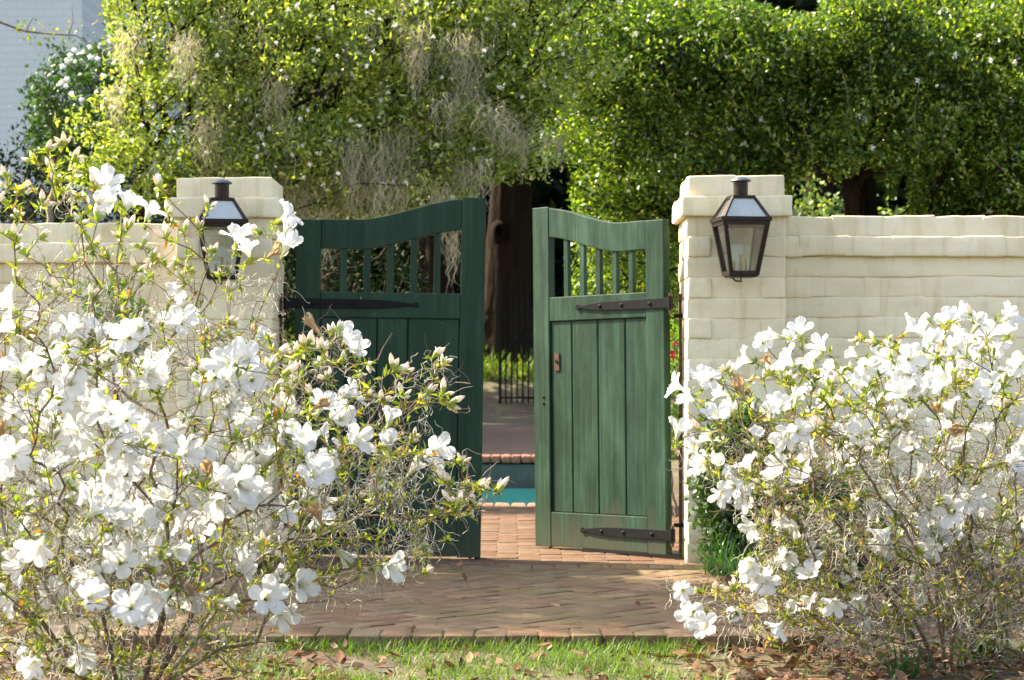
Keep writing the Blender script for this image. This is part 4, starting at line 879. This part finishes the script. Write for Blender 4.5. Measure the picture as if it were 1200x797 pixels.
# right vine-covered hedge (about 15 m away)
HV = []
rh = np.random.default_rng(17)
for i in range(46):
    px = rh.uniform(650, 1290); py = rh.uniform(20, 215); HV.append(lobe(px, py, 15.3 + rh.uniform(-.5, .7), rh.uniform(.45, .75), .42, rh.uniform(.35, .55)))
for px in range(640, 1300, 50): HV.append(lobe(px, 55 + 18 * math.sin(px * .03), 15.2, .5, .6, .42))
for px, py in ((690, 270), (760, 290), (720, 330), (1120, 250), (1180, 250), (1240, 240), (700, 230), (850, 230), (800, 280), (1150, 320), (680,380), (880, 200), (905, 250), (870, 270), (1085, 215), (1080, 260), (1110, 225), (1145, 215), (1185, 220), (1225, 215), (1265, 220), (1100, 300), (1210, 290), (960, 185), (1010, 180), (740, 215), (790, 225)): HV.append(lobe(px, py, 15.9, .5, .5, .45))
def keepR(p):
    px = 600 + p[0] / p[1] * FPX; py = HORY - (p[2] - CAMZ) / p[1] * FPX
    if 925 < px < 1065 and py > 205 + 12 * math.sin(px * .11): return False
    if py < 6 + 14 * math.sin(px * .021) and 770 < px < 960: return False
    if px < 668 and py > 190: return False
    return px > 628 + 14 * math.sin(py * .07)
t2, tips2, off2 = tree('vine_hedge', [(2.85, 16.0, -.06), (2.8, 16.0, 1.0), (2.75, 15.9, 1.9)], HV, 2200, 190000, .045, .024, M['vine_leaf'], 'tall clipped mass of flowering vine behind the wall with the lantern pier', 202, .10, blossoms=300, bsize=.062, keep=keepR, cat='hedge', rmax=.13)
rb_ = np.random.default_rng(19); pb_ = np.stack((rb_.uniform(.6, 6.5, 42000), rb_.uniform(16.3, 17.4, 42000), rb_.uniform(1.2, 3.75, 42000)), 1); kb_ = np.array([keepR(p) for p in pb_])
tag(obj('inner_leaves', leaves('inner_leaves', pb_[kb_], .06, .036, M['vine_leaf'], 20), t2, -off2), kind='stuff')
# hanging sprays of the vine, each a thin shoot with leaves
for i, (px, py, ln, lean) in enumerate([(985,80,.75,.1),(1015,50,.5,.08),(1075,90,.7,-.02),(895,140,.45,.25),(880,60,.4,.05),(860,95,.4,-.08),(690,60,.35,.2),(725,110,.5,-.05),(1125,120,.4,-.2),(1100,150,.35,.2),(1160,180,.35,.25),(945,150,.4,.05),(800,130,.45,.05)]):
    rr = np.random.default_rng(400 + i); p0 = P(px, py, 14.62); pts = [p0 + np.array((lean * t + .02 * math.sin(7 * t + i), -.05 * math.sin(3 * t), -ln * t)) for t in np.linspace(0, 1, 9)]
    T = Tubes(); T.add(pts, np.linspace(.0036, .0016, 9), 4, .6); me = T.me('vine_shoot', M['bark']); sh = obj('vine_shoot', me, t2, -off2)
    q = np.array(pts)[rr.integers(1, 9, 44)] + rr.normal(size=(44, 3)) * .022
    obj('shoot_leaves', leaves('shoot_leaves', q, .04, .02, M['vine_leaf'], 420 + i, None, rr.uniform(.5, .95, 44)), sh)
tree('added_shade_tree', [(-8.4, 12.6, -.06), (-8.3, 12.4, 2.0), (-7.7, 11.6, 4.4)], [((-6.9, 10.0, 7.4), (1.4, 1.0, .7)), ((-7.8, 10.6, 7.2), (1.2, .9, .8)), ((-6.0, 9.9, 7.6), (.9, .7, .6))], 300, 14000, .10, .055, M['far_leaf'], 'tall unseen tree left of the garden, added so its crown shades the pavement', 207, .16, rmax=.2, step=.3)  # out-of-view tree, added to put dappled shade on the pavement
# shaded trunk in the gap under the hedge
def trunk_mesh(name, base, h, rad, seed, lean=(0, 0), n_=40, flare=.5):
    r = np.random.default_rng(seed); V = []; F = []; m_ = 26; ph = r.uniform(0, 6.3, 6)
    for i in range(m_):
        t = i / (m_ - 1); rr = rad * (1 - .35 * t) * (1 + flare * math.exp(-t * 9))
        for k in range(n_):
            a = 2 * math.pi * k / n_; q = rr * (1 + .08 * math.sin(5 * a + ph[0] + 2 * t) + .06 * math.sin(9 * a + ph[1] + 5 * t) + .05 * math.sin(17 * a + ph[2] + 4 * t) + r.normal() * .02)
            V.append((base[0] + q * math.cos(a) + lean[0] * t, base[1] + q * math.sin(a) + lean[1] * t, base[2] - .2 + h * t))
    for i in range(m_ - 1):
        for k in range(n_): F.append((i*n_ + k, i*n_ + (k+1) % n_, (i+1)*n_ + (k+1) % n_, (i+1)*n_ + k))
    return mesh(name, V, np.array(F), M['tree_bark'], True, np.full(len(V), .5))
def big_tree(name, base, h, rad, lobes, n_leaf, L, lm, label, seed, spread, lean=(0, 0), n_tip=160):
    off = np.array(base, float); root = empty(name, off, label, 'tree', 'trees beyond the wall'); obj('trunk', trunk_mesh('trunk', base, h, rad, seed, lean), root, -off)
    r = np.random.default_rng(seed); tips = crown_points(r, lobes, n_tip); top = off + np.array((lean[0], lean[1], h - .5))
    B = Bough([top - (0, 0, .6), top], seed, .4, .5, .08); B.grow(list(tips)); obj('limbs', B.tubes('limbs', M['tree_bark'], .025, rad * .6, .5, 8), root, -off)
    pos = tips[r.integers(0, n_tip, n_leaf)] + r.normal(size=(n_leaf, 3)) * spread
    tag(obj('crown', leaves('crown', pos, L, L * .55, lm, seed), root, -off), kind='stuff'); return root
oak = big_tree('live_oak', (-.24, 48.6, 1.15), 6.5, .58, [((-8.6, 44.8, 9.5), (6, 4.2, 1.8)), ((-8, 35.5, 9.2), (6, 5, 2.0)), ((2, 40, 9.0), (7, 5, 2.2)), ((10, 46, 9.5), (7, 7, 3))], 70000, .40, M['dark_leaf'], 'massive old oak trunk seen through the gap between the gate leaves', 501, .55, (.3, 0), 260)  # unseen crown lobes, shaped and placed to shade the far patio and ground
kn = MB().lathe([(.36, .22), (.28, .02), (.20, -.05), (.15, -.04), (.11, .10)], (0, 0, 0), 14, 'y').build('knot', M['tree_bark'], oak, smooth=True)
kn.scale = (.6, 1, .85); kn.location = (-.06, -.58, 3.05)
big_tree('oak_tree', (3.1, 17.2, -.06), 4.2, .16, [((3.4, 18, 5.4), (2.2, 1.6, 1.0)), ((5.5, 19, 5.6), (2.0, 1.6, 1.0))], 9000, .09, M['far_leaf'], 'dark tree trunk standing in the gap below the vine hedge', 503, .25, (-.3, 0), 90)
# wooded backdrop
r = np.random.default_rng(77); n_ = 110000
cl = np.stack((r.uniform(-34, 34, 900), r.uniform(58, 74, 900), r.uniform(1.2, 12.5, 900)), 1); cl[:, 2] -= 2.5 * (np.sin(cl[:, 0] * .5) > .5) * (cl[:, 2] > 9.5)
pos = cl[r.integers(0, 900, n_)] + r.normal(size=(n_, 3)) * .75; pos = pos[pos[:, 2] > 1.4]
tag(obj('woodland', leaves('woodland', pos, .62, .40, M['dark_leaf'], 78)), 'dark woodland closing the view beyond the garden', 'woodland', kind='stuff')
for i, (x, y, rad) in enumerate([(-2.2, 56, .5), (2.4, 57, .45), (-4.6, 54, .4), (5.2, 55, .5), (8.4, 56, .45), (-8, 57, .5), (11.5, 57, .5)]):
    c_ = (x, y, 1.6); rt = empty('woodland_tree', c_, ['stout shaded woodland trunk just left of the big oak', 'slim shaded woodland trunk just right of the big oak', 'slim woodland trunk, second left of the big oak', 'stout woodland trunk, second right of the big oak', 'slim woodland trunk, third right of the big oak', 'stout woodland trunk, farthest left of the big oak', 'stout woodland trunk, farthest right of the big oak'][i], 'tree', 'woodland trunks'); obj('trunk', trunk_mesh('trunk', c_, 9, rad, 520 + i), rt, -np.array(c_))
# bright ground cover on the bank
gp = np.stack((r.uniform(-9, 9, 15000), r.uniform(46.6, 51.5, 15000), np.zeros(15000)), 1); gp[:, 2] = [ground_z(q) - .02 for q in gp[:, 1]]
tag(obj('bank_grass', blades('bank_grass', gp, .42, .055, M['grass'], 80, .6, 3)), 'tall bright green grass on the bank behind the iron gate', 'grass', kind='stuff')
# background seen through the gap in the hedge
leafy_shrub('garden_shrub', (3.6, 27, -.06), (3.9, 27, 1.9), (1.8, .8, 1.3), 120, 7000, .10, .05, M['far_leaf'], 'pale sunlit shrub glimpsed under the vine hedge above the wall', 81, r0=.004)
leafy_shrub('garden_shrub', (6.3, 29, -.06), (6.4, 29, 2.0), (1.7, .8, 1.4), 100, 5000, .10, .05, M['dark_leaf'], 'darker shrub behind the trunk under the vine hedge', 82, r0=.004)
# darker growth behind the moss-hung tree
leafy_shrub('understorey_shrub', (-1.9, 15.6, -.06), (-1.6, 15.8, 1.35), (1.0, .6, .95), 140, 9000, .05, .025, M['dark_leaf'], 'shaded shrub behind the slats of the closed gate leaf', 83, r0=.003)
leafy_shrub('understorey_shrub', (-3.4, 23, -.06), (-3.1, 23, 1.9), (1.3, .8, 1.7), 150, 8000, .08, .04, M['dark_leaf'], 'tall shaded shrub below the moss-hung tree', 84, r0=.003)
leafy_shrub('camellia_shrub', (-4.1, 17.6, -.06), P(100, 135, 17.6), (.52, .5, .62), 160, 8000, .06, .032, box_leaf, 'dark camellia shrub with white flowers between the house and the moss-hung tree', 85, r0=.004)
cam_s = bpy.data.objects[[o_.name for o_ in bpy.data.objects if o_.name.startswith('camellia')][0]]
for px, py in [(86,60),(82,66),(76,72),(73,79),(78,94),(72,98),(76,102),(82,111),(106,56),(105,68),(114,70),(119,90),(95,118)]:
    q = P(px, py, 17.0) - np.array(cam_s.location); obj('flower', FL[0], cam_s, q, (R(80), random.random(), random.random()), (.55, .55, .55))
leafy_shrub('understorey_shrub', (-4.2, 18.6, -.06), P(95, 240, 18.6), (.9, .5, .8), 120, 6000, .06, .03, M['dark_leaf'], 'dark shrub in the shade below the camellia and house wall', 86, r0=.004)
redp = m_petal('red_petal', (.55, .03, .04), .3)
for i, (px, py, D, lab) in enumerate(((790, 412, 12.0, 'small red-flowered shrub glimpsed between the open gate leaf and its pier'), (337, 424, 12.0, 'small red-flowered shrub glimpsed between the closed gate leaf and its pier'))):
    c_ = P(px, py, D); rt, tp = leafy_shrub('red_shrub', (c_[0], D, -.03), c_ - (0, 0, .25), (.12, .12, .4), 40, 900, .045, .02, bright_leaf, lab, 90 + i)
    q = np.array([c_ + np.random.default_rng(k + 5 * i).normal(size=3) * (.03, .03, .06) for k in range(9)]); pp = np.repeat(q, 5, 0); a = np.tile(np.arange(5) * 1.2566, 9)
    tag(obj('flowers', leaves('flowers', pp, .03, .028, redp, 95 + i, np.stack((np.cos(a), np.full(len(a), -.4), np.sin(a)), 1)), rt, -np.array(rt.location)), kind='stuff')

# ------------------------------------------------------------------ iron gate far behind
def iron_gate(c_, label):
    root = empty('iron_gate', c_, label, 'gate'); I = M['iron']
    H = 2.0
    for k in range(14):
        x = k * .125; MB().tube([(x, 0, 0), (x, 0, H + (.75 if k == 0 else .5 * (1 - abs(k - 6.5) / 7.5)))], .036 if k in (0, 13) else .021, 6).build('bar', I, root)
    for z in (.12, 1.35, 2.0): MB().box(-.02, 1.645, -.02, .02, z - .022, z + .022).build('rail', I, root)
    MB().tube([(.02, 0, .9 + .9 * 0), (.5, 0, 1.55), (1.6, 0, 1.9)], .02, 6).build('brace', I, root)
    for x in (.25, .75, 1.3):
        pts = [(x + (.20 - .017 * i) * math.cos(i * .62), 0, 2.28 + (.20 - .017 * i) * math.sin(i * .62)) for i in range(11)]; MB().tube(pts, .018, 6).build('scroll', I, root)
    return root
iron_gate((P(586, 482, 45.0)[0], 45.0, ground_z(45.0)), 'black wrought iron gate with scrolls, far beyond the pool')

# ------------------------------------------------------------------ house at the upper left
m, n, b, o = mat('white_house_brick'); br = n.nodes.new('ShaderNodeTexBrick'); tc = n.nodes.new('ShaderNodeTexCoord'); mp = n.nodes.new('ShaderNodeMapping'); mp.inputs['Rotation'].default_value = (R(90), 0, 0)
n.links.new(tc.outputs['Object'], mp.inputs[0]); n.links.new(mp.outputs[0], br.inputs[0]); br.inputs['Scale'].default_value = 1; br.inputs['Brick Width'].default_value = .22; br.inputs['Row Height'].default_value = .085; br.inputs['Mortar Size'].default_value = .008
br.inputs[1].default_value = (.50, .53, .54, 1); br.inputs[2].default_value = (.47, .505, .52, 1); br.inputs[3].default_value = (.43, .465, .48, 1)
n.links.new(br.outputs[0], b.inputs['Base Color']); b.inputs['Roughness'].default_value = .75; bump(n, br.outputs['Fac'], -.6, .012, b); M['house'] = m
D = 24.0; hx = (96 - 600) / FPX * D
hs = empty('white_house', (hx, D, -.06), 'white painted brick house corner at the upper left behind the trees', 'house')
MB().box(-9, 0, 0, 8, 0, 6.6).build('wall', M['house'], hs)
tr = m_simple('house_trim', (.62, .63, .60), .6); dk = m_simple('dark_shutter', (.02, .04, .035), .5)
rf = MB().add([(-9.4, -.4, 6.6), (.4, -.4, 6.6), (.4, 8.4, 6.6), (-9.4, 8.4, 6.6), (-7, 4, 9), (-2, 4, 9)], [(0, 1, 5, 4), (1, 2, 5), (2, 3, 4, 5), (3, 0, 4), (0, 3, 2, 1)]).build('roof', m_simple('slate', (.08, .08, .085), .8), hs)
for x in (-.95, -3.4):
    wn = MB().box(x - .42, x + .42, -.03, .02, 1.0, 3.0).build('window', m_simple('window_dark', (.02, .025, .03), .1), hs)
    MB().box(x - .5, x + .5, -.10, .02, .92, .998).build('sill', tr, wn); MB().box(x - .5, x + .5, -.05, .02, 3.002, 3.10).build('lintel', tr, wn)
    MB().box(x - .02, x + .02, -.045, -.032, 1.0, 3.0).build('muntin', tr, wn); MB().box(x - .42, x - .02, -.045, -.032, 1.98, 2.02).build('muntin', tr, wn); MB().box(x + .02, x + .42, -.045, -.032, 1.98, 2.02).build('muntin', tr, wn)
    for sx in (-.68, .68):
        MB().box(x + sx - .17, x + sx + .17, -.06, -.012, .98, 3.02).build('shutter', dk, wn, .006)
T = Tubes()
T.add([P(-40, 10, 16), P(5, 28, 16), P(30, 37, 16), P(60, 40, 16), P(90, 42, 16), P(118, 60, 16.1)], (.012, .010, .008, .006, .005, .003), 5, .4)
T.add([P(30, 37, 16), P(36, 25, 16), P(40, 20, 16)], (.005, .004, .002), 4, .4); T.add([P(80, 42, 16), P(86, 25, 16), P(84, 8, 16)], (.005, .003, .002), 4, .4)
tw = tag(obj('bare_branch', T.me('bare_branch', M['bark'])), 'thin bare branch crossing in front of the white house wall', 'branch')
q = np.array([P(a, b_, 16) for a, b_ in zip(r.uniform(20, 115, 70), 38 + r.normal(size=70) * 7)])
obj('twig_leaves', leaves('twig_leaves', q, .045, .022, M['aza_leaf'], 97), tw)
